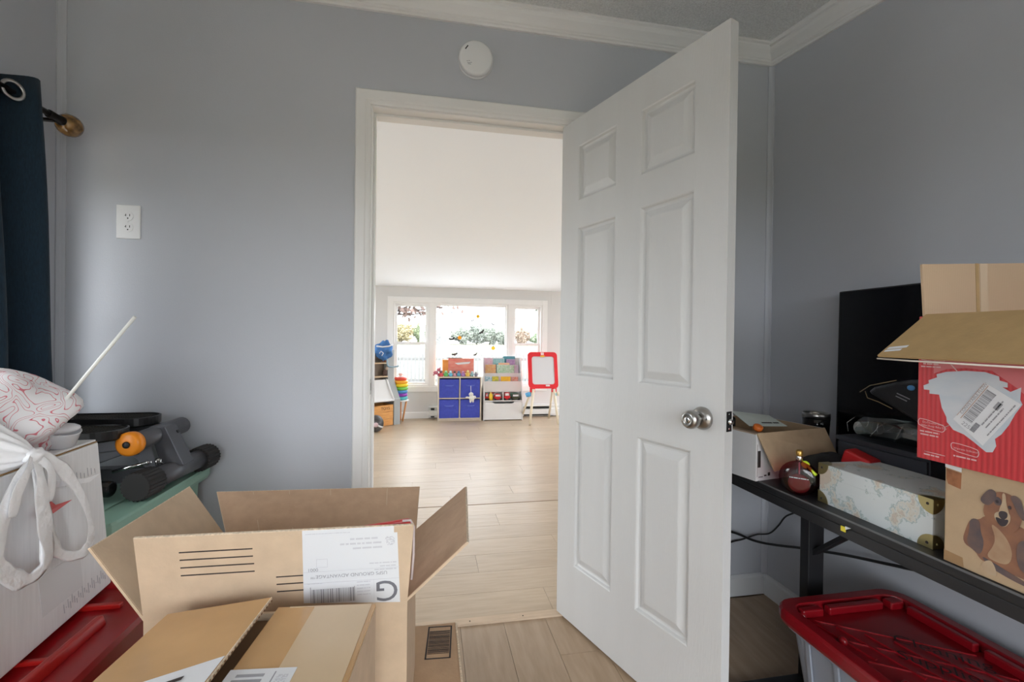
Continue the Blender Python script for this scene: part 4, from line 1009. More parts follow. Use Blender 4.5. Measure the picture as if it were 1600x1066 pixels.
DOG = [('dog_body', [(.67, .789), (.663, .821), (.656, .838), (.643, .841), (.636, .851), (.622, .853), (.602, .852), (.578, .851), (.560, .83), (.556, .79), (.565, .765), (.594, .766), (.616, .767), (.631, .769), (.641, .77), (.649, .782)], F_RUST),
       ('dog_saddle', [(.658, .838), (.643, .842), (.641, .82), (.635, .803), (.64, .778), (.650, .781), (.663, .791), (.658, .815)], F_DARK),
       ('dog_chest', [(.627, .842), (.614, .836), (.600, .819), (.595, .799), (.600, .780), (.615, .776), (.633, .780), (.622, .802), (.619, .819)], F_TAN),
       ('dog_flank', [(.590, .83), (.560, .835), (.556, .78), (.575, .772), (.590, .785)], F_DARK),
       ('dog_leg', [(.640, .778), (.625, .775), (.600, .768), (.575, .762), (.570, .754), (.60, .757), (.628, .764)], F_DARK),
       ('dog_paw', [(.640, .763), (.626, .778), (.619, .769), (.615, .753), (.626, .750), (.636, .754)], F_CREAM),
       ('dog_head', [(.632, .884), (.622, .896), (.612, .903), (.598, .901), (.587, .893), (.582, .875), (.585, .852), (.595, .835), (.607, .842), (.615, .845), (.631, .845), (.638, .859)], F_RUST),
       ('dog_ear', [(.643, .876), (.636, .892), (.626, .904), (.617, .897), (.621, .882), (.630, .870)], F_DARK),
       ('dog_ear', [(.600, .898), (.592, .903), (.583, .895), (.578, .86), (.588, .870), (.594, .886)], F_DARK),
       ('dog_brow', [(.623, .886), (.617, .893), (.610, .888), (.611, .878), (.619, .876)], F_DARK),
       ('dog_blaze', [(.610, .901), (.605, .901), (.604, .884), (.600, .871), (.600, .860), (.614, .856), (.614, .87), (.609, .885)], F_CREAM),
       ('dog_muzzle', [(.618, .866), (.599, .872), (.597, .857), (.604, .843), (.612, .843), (.621, .855)], F_CREAM),
       ('dog_mouth', [(.619, .857), (.608, .855), (.599, .859), (.603, .846), (.610, .842), (.616, .848)], F_BLK),
       ('dog_nose', [(.613, .869), (.602, .871), (.601, .862), (.607, .854), (.614, .859)], F_BLK),
       ('dog_eye', [(.619, .885), (.615, .887), (.613, .882), (.617, .880)], F_BLK),
       ('dog_eye', [(.601, .882), (.597, .883), (.596, .877), (.600, .876)], F_BLK)]
for i, (nm, pts, mt) in enumerate(DOG): decal(nm, subd(pts), mt, i, dg_)
decal('brown_tape', [(.697, .919), (.672, .916), (.673, .886), (.694, .890), (.697, .90)], mat('rust_tape', (.26, .105, .045), .4, var=.25, vscale=60), 0, dg_)
decal('brown_tape', [(.699, .762), (.668, .760), (.666, .742), (.699, .742)], mat('tan_tape', (.33, .20, .10), .4), 0, dg_)
decal('white_label', [(.699, .927), (.672, .926), (.672, .918), (.699, .921)], PAPER, 1, dg_)

# red diaper box on top
rb = empty('carton', (1.12, .55, .931), 'open red carton with white diaper picture on top of stack', 'box')
REDC = bpy.data.materials.new('red_corrugated'); REDC.use_nodes = True; nt = REDC.node_tree; b = nt.nodes['Principled BSDF']; b.inputs['Roughness'].default_value = .42
tc = nt.nodes.new('ShaderNodeTexCoord'); wv = nt.nodes.new('ShaderNodeTexWave'); wv.bands_direction = 'Y'; wv.inputs['Scale'].default_value = 38; wv.inputs['Distortion'].default_value = .6
rp = nt.nodes.new('ShaderNodeValToRGB'); rp.color_ramp.elements[0].color = (.46, .022, .030, 1); rp.color_ramp.elements[1].color = (.56, .040, .046, 1)
bp_ = nt.nodes.new('ShaderNodeBump'); bp_.inputs['Strength'].default_value = .25; bp_.inputs['Distance'].default_value = .002
nt.links.new(tc.outputs['Object'], wv.inputs['Vector']); nt.links.new(wv.outputs['Fac'], rp.inputs[0]); nt.links.new(rp.outputs[0], b.inputs['Base Color']); nt.links.new(wv.outputs['Fac'], bp_.inputs['Height']); nt.links.new(bp_.outputs[0], b.inputs['Normal'])
KB = mat('kraft_brown', (.40, .265, .12), .65, var=.06, vscale=30, bump=.06, bscale=160)
KB2 = wave_mat('kraft_ribbed', (.47, .335, .215), (.50, .36, .235), 70, 'X', .75)
FX, YF, YN, Z0, Z1 = .970, .740, .22, .930, 1.212
BXW = .33
part('wall', MB().box(FX, FX + .004, YN, YF, Z0, Z1), REDC, rb); part('wall', MB().box(FX + BXW - .004, FX + BXW, YN, YF, Z0, Z1), REDC, rb)
part('wall', MB().box(FX + .004, FX + BXW - .004, YF - .004, YF, Z0, Z1), REDC, rb); part('wall', MB().box(FX + .004, FX + BXW - .004, YN, YN + .004, Z0, Z1), REDC, rb)
part('bottom', MB().box(FX + .004, FX + BXW - .004, YN + .004, YF - .004, Z0, Z0 + .004), KB, rb)
ff = part('flap', MB().slab([(FX + .002, YF - .012, Z1 + .001), (FX + .002, YN, Z1 + .001), (.852, YN, 1.126), (.858, .728, 1.131)], .004), KB, rb, label='front flap folded outward')
part('scuff', MB().slab([(.876, .722, 1.1502), (.882, .690, 1.1547), (.876, .690, 1.1504), (.870, .722, 1.1459)], .0003), PAPER, ff)
part('scuff', MB().slab([(.868, .722, 1.1445), (.873, .695, 1.1482), (.868, .695, 1.1446), (.8635, .722, 1.1412)], .0003), PAPER, ff)
part('tape_edge', MB().tube([(.856, .728, 1.128), (.852, .66, 1.1265), (.849, .5, 1.125)], .0016, 6), mat('clear_tape', (.62, .56, .50), .25), ff)
uf = part('flap', MB().slab([(FX + .005, YF - .006, Z1 + .001), (FX + BXW - .004, YF - .006, Z1 + .001), (FX + BXW - .006, YF + .0, 1.334), (FX + .004, YF + .0, 1.3175)], .004), KB2, rb, label='upright end flap')
part('crease', MB().slab([(1.105, YF - .0068, Z1 + .002), (1.113, YF - .0068, Z1 + .002), (1.116, YF - .0008, 1.325), (1.108, YF - .0008, 1.325)], .0006), KB, uf)
part('tape', MB().slab([(1.116, YF - .0068, Z1 + .002), (1.136, YF - .0068, Z1 + .002), (1.138, YF - .0008, 1.3255), (1.119, YF - .0008, 1.325)], .0006), mat('clear_tape_strip', (.56, .43, .30), .2), uf)
part('flap', MB().slab([(FX + BXW - .002, YN, Z1), (FX + BXW - .002, YF - .01, Z1), (FX + BXW + .05, YF - .01, Z1 + .10), (FX + BXW + .05, YN, Z1 + .10)], .004), KB, rb)
DIA = [(.73, 1.075), (.72, 1.08), (.721, 1.086), (.706, 1.093), (.707, 1.099), (.69, 1.105), (.659, 1.109), (.63, 1.109), (.61, 1.103), (.609, 1.096), (.598, 1.093), (.598, 1.085), (.605, 1.085), (.594, 1.078), (.58, 1.087), (.581, 1.066), (.578, 1.059), (.587, 1.042), (.595, 1.022), (.605, 1.004), (.614, .994), (.612, .982), (.617, .97), (.626, .968), (.633, .973), (.645, .982), (.66, .992), (.677, .997), (.688, 1.01), (.689, 1.019), (.697, 1.036), (.702, 1.06), (.719, 1.06), (.719, 1.067), (.729, 1.067)]
decal('diaper_picture', DIA, mat('diaper_print', (.56, .58, .61), .5, col2=(.46, .52, .58), vscale=14, stretch=(1, 1, 3)), 0, rb, FX)
decal('tape_sheen', [(.712, 1.135), (.560, 1.135), (.560, 1.06), (.585, 1.085), (.62, 1.112), (.66, 1.114), (.69, 1.11), (.712, 1.10)], mat('pink_tape', (.60, .17, .18), .3), -.5, rb, FX)
o_l = V((FX - .0012, .663, 1.031)); lu = V((0, .620 - .663, 1.098 - 1.031)).normalized(); lvv = V((0, -(1.098 - 1.031), .620 - .663)).normalized() * -1
LUL = math.hypot(.043, .067); lw = .064
lvv = V((1, 0, 0)).cross(lu) * -1
lvv = V((0, -lu.z, lu.y)); lvv = lvv if lvv.y > 0 else -lvv
# label local frame: u along its barcode, v towards its top
lab_o = V((FX - .0010, .631, .978)); 
def lq(u_, v_): return lab_o + lu * u_ + lvv * v_
sl = part('shipping_label', MB().extrude([lq(0, 0), lq(.096, 0), lq(.096, .060), lq(0.008, .060)], (.0003, 0, 0)), PAPER, rb, label='white shipping label with barcode')
def lrect(R, lift=.0006):
    mb = MB()
    for a, b_, c, d in R: mb.extrude([lq(x_, y_) + V((-lift, 0, 0)) for x_, y_ in ((a, c), (b_, c), (b_, d), (a, d))], (.0002, 0, 0))
    return mb
part('label_barcode', lrect(barcode(.022, .088, .034, .050, 21)), GREYINK, sl)
part('label_rule', lrect([(.018, .094, .0515, .0525), (.018, .094, .0590, .0596)]), mat('rust_ink', (.45, .28, .2), .6), sl)
part('label_print', lrect(words(.03, .085, .020, .002, 61) + words(.03, .075, .013, .002, 62) + words(.02, .09, .004, .0018, 63) + [(.066, .080, .018, .026)] + barcode(.010, .028, .022, .030, 77)), GREYINK, sl)
part('lettering', text_mb('CONVEYABLE FLOW', .0075, lq(.026, .0538) + V((-.0006, 0, 0)), lu, lvv), GREYINK, sl)
part('lettering', text_mb('2253', .010, lq(.010, .046) + V((-.0006, 0, 0)), lvv * -1, lu), GREYINK, sl)
PINKI = mat('pale_pink_ink', (.66, .42, .42), .5)
def outline(pts, wd, x):
    mb = MB(); pts = subd(pts, 1); n = len(pts); c = (sum(p[0] for p in pts) / n, sum(p[1] for p in pts) / n)
    for i in range(n):
        a, b_ = pts[i], pts[(i + 1) % n]; d = V((0, b_[0] - a[0], b_[1] - a[1]))
        if d.length < 1e-5: continue
        mb.obox(((x - .0006), (a[0] + b_[0]) / 2, (a[1] + b_[1]) / 2), (d.length, wd, .0004), d, V((1, 0, 0)).cross(d))
    return mb
part('callout_outline', outline([(.739, 1.004), (.734, 1.010), (.694, 1.002), (.690, .998), (.692, .991), (.697, .988), (.737, .994)], .0012, FX), PINKI, rb)
part('callout_outline', outline([(.681, .970), (.676, .974), (.640, .970), (.636, .964), (.638, .956), (.643, .955), (.678, .959)], .0012, FX), PINKI, rb)
part('callout_outline', outline([(.735, 1.15), (.735, 1.128), (.733, 1.125), (.696, 1.124), (.692, 1.127), (.692, 1.15)], .0012, FX), PINKI, rb)
ru = V((0, -1, -.17)); rv = V((0, -.17, 1))
ru = V((0, -1, 0)); rv = V((0, 0, 1))
for txt, size, y_, z_ in (('DryTouch® Liner', .0052, .7305, 1.0012), ('Helps Keep Baby Dry', .0052, .733, .9950), ('Wetness Indicator', .0052, .676, .9622)):
    part('lettering', text_mb(txt, size, (FX - .0006, y_, z_), ru, rv), PINKI, rb)
fine = []
for a, b_, z_, sd_ in ((-.735, -.700, .983, 1), (-.734, -.702, .977, 2), (-.676, -.640, .9480, 3), (-.728, -.700, 1.1285, 4), (-.731, -.704, 1.117, 5), (-.735, -.700, 1.1115, 6), (-.727, -.700, .9385, 7)): fine += words(a, b_, z_, .0026, 300 + sd_)
part('fine_print', panel_uv((FX, 0, 0), ru, rv, fine, .0006), PINKI, rb)
part('callout_line', outline([(.738, .9455), (.690, .9440), (.690, .9450)], .0008, FX), PINKI, rb)
part('callout_line', outline([(.692, .9985), (.684, 1.004), (.685, 1.004)], .0010, FX), PINKI, rb)
part('callout_line', outline([(.690, 1.128), (.672, 1.108), (.673, 1.107)], .0010, FX), PINKI, rb)

# ------------------------------------------------------------------ den beyond the doorway
ht = empty('baseboard_heater', (.9, DY1, 0), 'long white baseboard heater below the den window', 'heater')
HWM = mat('heater_enamel', (.72, .73, .72), .4)
part('cover', MB().extrude([(.02, DY1 - .001, .02), (.02, DY1 - .060, .02), (.02, DY1 - .066, .05), (.02, DY1 - .066, .115), (.02, DY1 - .045, .125), (.02, DY1 - .045, .150), (.02, DY1 - .062, .158), (.02, DY1 - .060, .175), (.02, DY1 - .001, .190)], (2.06, 0, 0)), HWM, ht)
for a, b_ in ((.05, .10), (1.40, 1.80), (.745, .765)):
    part('slot', MB().box(a, b_, DY1 - .0670, DY1 - .0455, .124, .150), BLACK, ht)
    part('slot', MB().box(a, b_, DY1 - .0665, DY1 - .060, .022, .040), BLACK, ht)

# cube organiser with four blue bins
SY = 6.27
cu_ = empty('cube_organizer', (.442, SY + .14, 0), 'pale wood two by two cube organizer below den window', 'shelf')
OAKP = mat('pale_oak', (.60, .52, .42), .5, var=.05, vscale=20, stretch=(6, 1, 1))
cx0, cx1, ctz = .141, .743, .617
part('side', MB().box(cx0, cx0 + .018, SY, SY + .265, 0, ctz), OAKP, cu_); part('side', MB().box(cx1 - .018, cx1, SY, SY + .265, 0, ctz), OAKP, cu_)
part('top', MB().box(cx0 + .018, cx1 - .018, SY, SY + .265, ctz - .018, ctz), OAKP, cu_)
part('shelf', MB().box(cx0 + .018, cx1 - .018, SY, SY + .265, .028, .043), OAKP, cu_)
part('shelf', MB().box(cx0 + .018, .435, SY, SY + .265, .310, .324), OAKP, cu_); part('shelf', MB().box(.449, cx1 - .018, SY, SY + .265, .310, .324), OAKP, cu_)
part('divider', MB().box(.435, .449, SY, SY + .265, .043, ctz - .018), OAKP, cu_)
part('plinth', MB().box(cx0 + .018, cx1 - .018, SY + .02, SY + .035, 0, .028), OAKP, cu_)
part('back_panel', MB().box(cx0 + .018, cx1 - .018, SY + .262, SY + .265, .043, ctz - .018), OAKP, cu_)
BLUE = mat('blue_fabric', (.055, .075, .42), .85, var=.08, vscale=30)
BLUE2 = mat('blue_handle', (.10, .14, .52), .7)
for (bx0, bz0, pos) in ((.166, .325, 'upper left'), (.458, .325, 'upper right'), (.166, .044, 'lower left'), (.458, .044, 'lower right')):
    e_ = empty('fabric_bin', (bx0 + .13, SY + .13, bz0), 'blue fabric storage bin in %s cube of pale organizer' % pos, 'bin', 'blue cube bins')
    h_ = .255; x0_, x1_ = bx0 - .004, bx0 + .262
    mb = MB().box(x0_, x1_, SY + .002, SY + .010, bz0, bz0 + h_).box(x0_, x1_, SY + .24, SY + .248, bz0, bz0 + h_).box(x0_, x0_ + .008, SY + .010, SY + .24, bz0, bz0 + h_).box(x1_ - .008, x1_, SY + .010, SY + .24, bz0, bz0 + h_).box(x0_ + .008, x1_ - .008, SY + .010, SY + .24, bz0, bz0 + .006)
    part('body', mb, BLUE, e_)
    xc = bx0 + .13
    part('handle', MB().strip([(xc - .060, SY + .001, bz0 + .172), (xc - .04, SY - .010, bz0 + .170), (xc, SY - .014, bz0 + .168), (xc + .04, SY - .010, bz0 + .170), (xc + .060, SY + .001, bz0 + .172)], (0, 0, .016), .003), BLUE2, e_)
# white plush hanging from the upper right bin
PLU = mat('white_plush', (.78, .76, .70), .95, bump=.5, bscale=120, sheen=.3)
pl_ = empty('plush_toy', (.60, SY - .03, .27), 'small white plush toy hanging by a cord on blue bins', 'plush toy')
part('body', MB().blob((.605, SY - .034, .325), (.040, .026, .042), 14, 8), PLU, pl_); part('head', MB().blob((.595, SY - .038, .375), (.033, .026, .030), 14, 8), PLU, pl_)
part('ear', MB().blob((.545, SY - .034, .332), (.028, .010, .014), 10, 6), PLU, pl_); part('leg', MB().blob((.588, SY - .034, .282), (.014, .016, .026), 10, 6), PLU, pl_); part('leg', MB().blob((.622, SY - .034, .285), (.014, .016, .026), 10, 6), PLU, pl_)
part('arm', MB().blob((.645, SY - .036, .335), (.018, .014, .022), 10, 6), PLU, pl_)
part('cord', MB().tube([(.594, SY - .030, .40), (.592, SY - .018, .455), (.592, SY - .014, .49)], .004, 8), PLU, pl_)
# toys in a row on the organiser
def figure(name, x, col, hcol, label, wd=.026, h=.075, y=None):
    y = SY + .06 if y is None else y
    e_ = empty(name, (x, y, ctz), label, 'toy', 'small toys on the cube organizer')
    part('body', MB().lathe([(wd * .8, 0), (wd, .006), (wd * .95, h * .4), (wd * .6, h * .58), (wd * .3, h * .62)], (x, y, ctz), n=14), mat('toy_' + label.split()[1] + label.split()[2], col, .45), e_)
    part('head', MB().blob((x, y, ctz + h * .76), (wd * .72, wd * .72, h * .24), 12, 7), mat('toyh_' + label.split()[1] + label.split()[2], hcol, .45), e_)
    for sx in (-1, 1): part('arm', MB().blob((x + sx * wd, y - .006, ctz + h * .42), (.007, .009, .014), 8, 5), mat('toyh_' + label.split()[1] + label.split()[2], hcol, .45), e_)
figure('toy_figure', .18, (.62, .08, .10), (.20, .10, .12), 'small red dark-haired toy figure at left end of organizer top', .034, .085)
figure('toy_figure', .250, (.10, .40, .10), (.30, .60, .30), 'small green round toy figure on organizer top', .030, .080)
figure('toy_figure', .315, (.12, .42, .60), (.50, .70, .75), 'small light-blue toy figure on organizer top', .026, .078)
figure('toy_figure', .370, (.60, .30, .35), (.08, .06, .06), 'small pink black-capped toy figure on organizer top', .024, .078)
figure('toy_figure', .428, (.10, .35, .50), (.12, .20, .35), 'small teal dark-headed toy figure on organizer top', .026, .078)
figure('toy_figure', .488, (.35, .20, .45), (.50, .25, .40), 'small purple toy figure on organizer top', .026, .075)
figure('toy_figure', .552, (.75, .50, .10), (.80, .60, .25), 'small yellow toy figure on organizer top', .029, .088)
figure('toy_figure', .615, (.22, .38, .42), (.35, .50, .55), 'small slate-blue toy figure on organizer top', .025, .072)
figure('toy_figure', .672, (.20, .20, .25), (.55, .55, .55), 'small grey checked toy figure at right end of organizer top', .026, .075)
bnr = empty('toy_box', (.44, SY + .16, ctz), 'flat pink and orange boxed toy behind the toy row', 'toy box')
part('box', MB().box(.285, .645, SY + .14, SY + .19, ctz, .865), mat('pink_box_print', (.70, .16, .13), .4, col2=(.75, .33, .25), vscale=9, stretch=(1, 1, 3)), bnr)
part('end_panel', MB().box(.205, .285, SY + .142, SY + .188, ctz, .845), mat('orange_box_print', (.80, .33, .06), .4, col2=(.70, .22, .05), vscale=14), bnr)
part('white_banner', MB().extrude([(.37, SY + .1385, .80), (.60, SY + .1385, .82), (.58, SY + .1385, .79), (.42, SY + .1385, .775)], (0, .001, 0)), PAPER, bnr)
part('dark_edge', MB().box(.27, .48, SY + .14, SY + .19, .866, .872), INK, bnr)
pd_ = empty('pink_toy', (.10, SY + .06, .0), 'pink spotted toy animal on the window trim left of organizer', 'toy')
bpy.data.objects.remove(pd_)
PKM = mat('pink_toy', (.60, .18, .24), .5, col2=(.30, .07, .10), vscale=50)
pd_ = empty('toy_animal', (.145, SY + .03, ctz), 'pink spotted toy animal leaning off left end of organizer', 'toy')
part('body', MB().blob((.110, SY + .03, .672), (.034, .022, .026), 12, 7), PKM, pd_); part('head', MB().blob((.150, SY + .03, .712), (.026, .020, .024), 12, 7), PKM, pd_)
part('leg', MB().tube([(.128, SY + .03, .66), (.150, SY + .03, ctz + .001)], .008, 8), PKM, pd_); part('leg', MB().tube([(.10, SY + .03, .66), (.075, SY + .03, .635)], .008, 8), PKM, pd_)
part('ear', MB().blob((.168, SY + .03, .735), (.008, .006, .014), 8, 5), PKM, pd_)

# book rack
bx0, bx1 = .773, 1.335
bkx = empty('book_rack', ((bx0 + bx1) / 2, SY + .14, 0), 'white slanted children book rack with drawer below', 'bookshelf')
WLAM = mat('white_laminate', (.72, .715, .71), .4)
sidep = [(SY - .02, 0), (SY - .02, .30), (SY + .055, .60), (SY + .14, .885), (SY + .25, .885), (SY + .25, 0)]
for xs in (bx0, bx1 - .014): part('side', MB().extrude([(xs, y_, z_) for y_, z_ in sidep], (.014, 0, 0)), WLAM, bkx)
ia, ib = bx0 + .014, bx1 - .014
def tier(y0, z0, h_, dp_):
    part('tier_front', MB().box(ia, ib, y0, y0 + .010, z0, z0 + h_), WLAM, bkx); part('tier_floor', MB().box(ia, ib, y0 + .010, y0 + dp_, z0, z0 + .010), WLAM, bkx)
tier(SY + .055, .395, .15, .09)
part('tier_floor', MB().box(ia, ib, SY + .145, SY + .245, .615, .625), WLAM, bkx)
part('tier_front', MB().box(ia, ib, SY + .142, SY + .150, .625, .655), WLAM, bkx)
part('back_panel', MB().box(ia, ib, SY + .240, SY + .248, .01, .875), WLAM, bkx)
part('tier_back', MB().box(ia, ib, SY + .135, SY + .141, .30, .63), WLAM, bkx)
part('shelf', MB().box(ia, ib, SY - .015, SY + .235, .268, .282), WLAM, bkx)
part('divider', MB().box(1.048, 1.058, SY + .0, SY + .13, .282, .395), WLAM, bkx)
dr = part('drawer', MB().extrude([(ia + .003, SY - .018, .012), (ib - .003, SY - .018, .012), (ib - .003, SY - .018, .262), (1.215, SY - .018, .262), (1.185, SY - .018, .238), (.925, SY - .018, .238), (.895, SY - .018, .262), (ia + .003, SY - .018, .262)], (0, .014, 0)), WLAM, bkx)
part('drawer_box', MB().box(ia + .01, ib - .01, SY - .002, SY + .22, .012, .20), mat('grey_laminate', (.35, .37, .36), .6), dr)
# books: (x0, x1, z0, z1, y, colour, colour2, label)
BOOKS = [(.800, .925, .660, .868, .205, (.62, .55, .60), (.70, .35, .45), 'pale lilac picture book at top left of book rack'),
         (.815, .970, .630, .775, .176, (.70, .55, .25), (.65, .25, .15), 'orange and green picture book at left of top tier'),
         (.935, 1.10, .650, .860, .215, (.20, .45, .48), (.40, .60, .62), 'teal picture book in middle of top tier'),
         (1.085, 1.26, .650, .895, .228, (.08, .28, .34), (.10, .32, .38), 'tall dark teal book at top right of book rack'),
         (1.125, 1.255, .640, .850, .200, (.42, .34, .50), (.30, .18, .40), 'purple picture book in front of dark teal book'),
         (.985, 1.235, .628, .770, .168, (.25, .50, .28), (.60, .70, .65), 'wide green patterned book at front of top tier'),
         (1.010, 1.17, .640, .800, .186, (.75, .60, .25), (.70, .35, .35), 'yellow and pink book behind green patterned book'),
         (1.238, 1.305, .640, .770, .180, (.55, .48, .60), (.50, .42, .52), 'narrow lavender book at right end of top tier'),
         (.800, .900, .520, .612, .085, (.10, .40, .52), (.75, .75, .80), 'white book with turquoise base on second tier'),
         (.905, .995, .520, .612, .085, (.75, .55, .05), (.30, .40, .08), 'yellow and green book on second tier'),
         (1.030, 1.170, .520, .610, .085, (.80, .50, .03), (.75, .40, .03), 'bright orange yellow book on second tier'),
         (1.180, 1.280, .520, .605, .085, (.50, .18, .08), (.60, .40, .38), 'rust red book at right of second tier'),
         (1.000, 1.026, .520, .600, .095, (.72, .60, .62), (.65, .50, .52), 'thin pale pink book in middle of second tier')]
for i, (a, b_, z0_, z1_, yy, c, c2, lb_) in enumerate(BOOKS):
    if z0_ > .6: zb = .626
    else: zb = .406
    e_ = empty('picture_book', ((a + b_) / 2, SY + yy, zb), lb_, 'book', 'books in the book rack')
    ml = mat('book_cover_%d' % i, c, .4, col2=c2, vscale=48)
    P = [V((a, SY + yy - .012, zb)), V((b_, SY + yy - .012, zb)), V((b_, SY + yy, z1_)), V((a, SY + yy, z1_))]
    part('cover', MB().extrude(P, (0, .007, 0)), ml, e_)
    part('pages', MB().extrude([p + V((.003 if p.x == a else -.003, .0071, .002)) for p in P], (0, .004, 0)), PAPER, e_)
# toys on the open shelf of the rack
def toycar(x0_, x1_, col, label, h_=.075, y=None):
    y = SY + .035 if y is None else y; xc = (x0_ + x1_) / 2; z = .2825
    e_ = empty('toy_vehicle', (xc, y, z), label, 'toy', 'toys on the book rack shelf')
    mt_ = mat('toycar_' + label.split()[0] + label.split()[1] + label.split()[2], col, .3)
    part('body', MB().box(x0_, x1_, y - .035, y + .035, z + .010, z + h_ * .55), mt_, e_, bevel=.006)
    part('cab', MB().box(x0_ + .012, x1_ - .012, y - .028, y + .03, z + h_ * .55, z + h_), mt_, e_, bevel=.006)
    part('windscreen', MB().box(x0_ + .018, x1_ - .018, y - .0295, y - .0275, z + h_ * .6, z + h_ * .92), PAPER, e_)
    for xx in (x0_ + .012, x1_ - .012): part('wheel', MB().lathe([(.015, -.008), (.016, 0), (.015, .008)], (xx, y - .034, z + .016), (0, 1, 0), 14), BLACK, e_)
toycar(.795, .845, (.50, .03, .03), 'small boxy red toy fire truck at left of shelf', .095)
toycar(.925, 1.030, (.55, .02, .03), 'wide low red toy car left of the divider', .085)
toycar(1.065, 1.155, (.60, .02, .03), 'bright round red toy car right of the divider', .105)
toycar(1.175, 1.290, (.05, .06, .03), 'dark green toy tractor at right end of shelf', .085)
e_ = empty('toy_bag', (.88, SY + .03, .2825), 'yellow plastic toy sack between red toys on rack shelf', 'toy', 'toys on the book rack shelf')
part('sack', MB().lathe([(.024, 0), (.034, .008), (.032, .05), (.022, .085), (.010, .10), (.014, .11)], (.88, SY + .03, .2825), n=16), mat('yellow_toy', (.75, .50, .03), .4), e_)
part('tie', MB().lathe([(.012, 0), (.012, .004)], (.88, SY + .03, .380), n=12), PAPER, e_)
e_ = empty('toy_plane', (.94, SY + .08, .2825), 'white and red toy plane standing behind red toy car', 'toy', 'toys on the book rack shelf')
part('body', MB().tube([(.90, SY + .092, .30), (.93, SY + .092, .345), (.965, SY + .092, .385)], [.006, .016, .010], 10), PAPER, e_)
part('wing', MB().obox((.935, SY + .092, .372), (.085, .012, .012), (1, 0, -.25), (0, 1, 0)), mat('plane_red', (.5, .05, .06), .4), e_)
part('stand', MB().box(.91, .96, SY + .080, SY + .104, .2825, .300), PAPER, e_)
e_ = empty('toy_robot', (1.225, SY + .10, .2825), 'mint green toy box behind the dark toy tractor', 'toy', 'toys on the book rack shelf')
part('body', MB().box(1.175, 1.275, SY + .09, SY + .125, .2825, .375), mat('mint_plastic', (.35, .62, .50), .45), e_, bevel=.004)
part('stripe', MB().box(1.19, 1.26, SY + .0885, SY + .0905, .35, .36), mat('mint_dark', (.12, .35, .28), .45), e_)

# easel
es = empty('kids_easel', (1.55, 5.98, 0), 'red framed kids easel with white board and cream legs', 'easel')
EY = 5.90
REDP = mat('easel_red', (.72, .025, .035), .35); CREAM = mat('easel_cream', (.74, .66, .52), .45)
def rr_xz(x0_, x1_, z0_, z1_, r_, y): return [V((p[0], y, p[1])) for p in rrect(x0_, x1_, z0_, z1_, r_)]
a = rr_xz(1.340, 1.752, .485, .975, .05, 0); b2 = rr_xz(1.392, 1.706, .540, .915, .035, 0)
def tilt(p, y0): return V((p.x, y0 + (p.z - .49) * .22, p.z))
mb = MB(); mb.ring([[tilt(p, EY) for p in a], [tilt(p, EY) for p in b2], [tilt(p, EY + .02) for p in b2], [tilt(p, EY + .02) for p in a], [tilt(p, EY) for p in a]], caps=False, smooth=False)
part('frame', mb, REDP, es)
part('board', MB().extrude([tilt(p, EY + .008) for p in b2], (0, .006, 0)), mat('dry_erase', (.66, .655, .68), .25), es)
part('paper_clip', MB().extrude([tilt(V((x_, 0, z_)), EY - .006) for x_, z_ in ((1.515, .908), (1.575, .908), (1.575, .928), (1.515, .928))], (0, .008, 0)), mat('easel_yellow', (.80, .45, .05), .4), es)
lg = part('logo_plate', MB().extrude([tilt(V((x_, 0, z_)), EY - .004) for x_, z_ in ((1.522, .935), (1.565, .935), (1.565, .970), (1.522, .970))], (0, .006, 0)), mat('easel_pale', (.80, .60, .60), .4), es)
part('tray_mark', MB().extrude([tilt(V((x_, 0, z_)), EY - .004) for x_, z_ in ((1.575, .515), (1.63, .515), (1.63, .535), (1.575, .535))], (0, .006, 0)), PAPER, es)
part('bracket', MB().box(1.355, 1.425, EY - .012, EY + .03, .435, .500), REDP, es, bevel=.008); part('bracket', MB().box(1.655, 1.725, EY - .012, EY + .03, .435, .500), REDP, es, bevel=.008)
part('leg', MB().tube([(1.400, EY - .005, .48), (1.350, EY - .03, .005)], [.020, .015], 12), CREAM, es); part('leg', MB().tube([(1.685, EY - .005, .48), (1.745, EY - .03, .005)], [.020, .015], 12), CREAM, es)
part('leg', MB().tube([(1.40, EY + .06, .50), (1.325, EY + .42, .01)], [.018, .014], 12), CREAM, es); part('leg', MB().tube([(1.69, EY + .06, .50), (1.735, EY + .42, .01)], [.018, .014], 12), CREAM, es)
part('rear_frame', MB().box(1.36, 1.73, EY + .130, EY + .145, .52, .93), REDP, es, bevel=.01)
part('cup_holder', MB().lathe([(.020, 0), (.034, .004), (.042, .055), (.038, .055), (.030, .010), (.001, .008)], (1.345, EY + .02, .375), (-.25, 0, 1), 16), mat('easel_blue', (.10, .38, .68), .4), es)
part('cup_holder', MB().lathe([(.020, 0), (.034, .004), (.042, .055), (.038, .055), (.030, .010), (.001, .008)], (1.735, EY + .02, .385), (.25, 0, 1), 16), CREAM, es)
part('sticker', MB().obox((1.703, EY - .026, .405), (.03, .035, .002), (1, 0, .1), (-.1, 0, 1)), mat('easel_teal', (.25, .50, .58), .4), es)

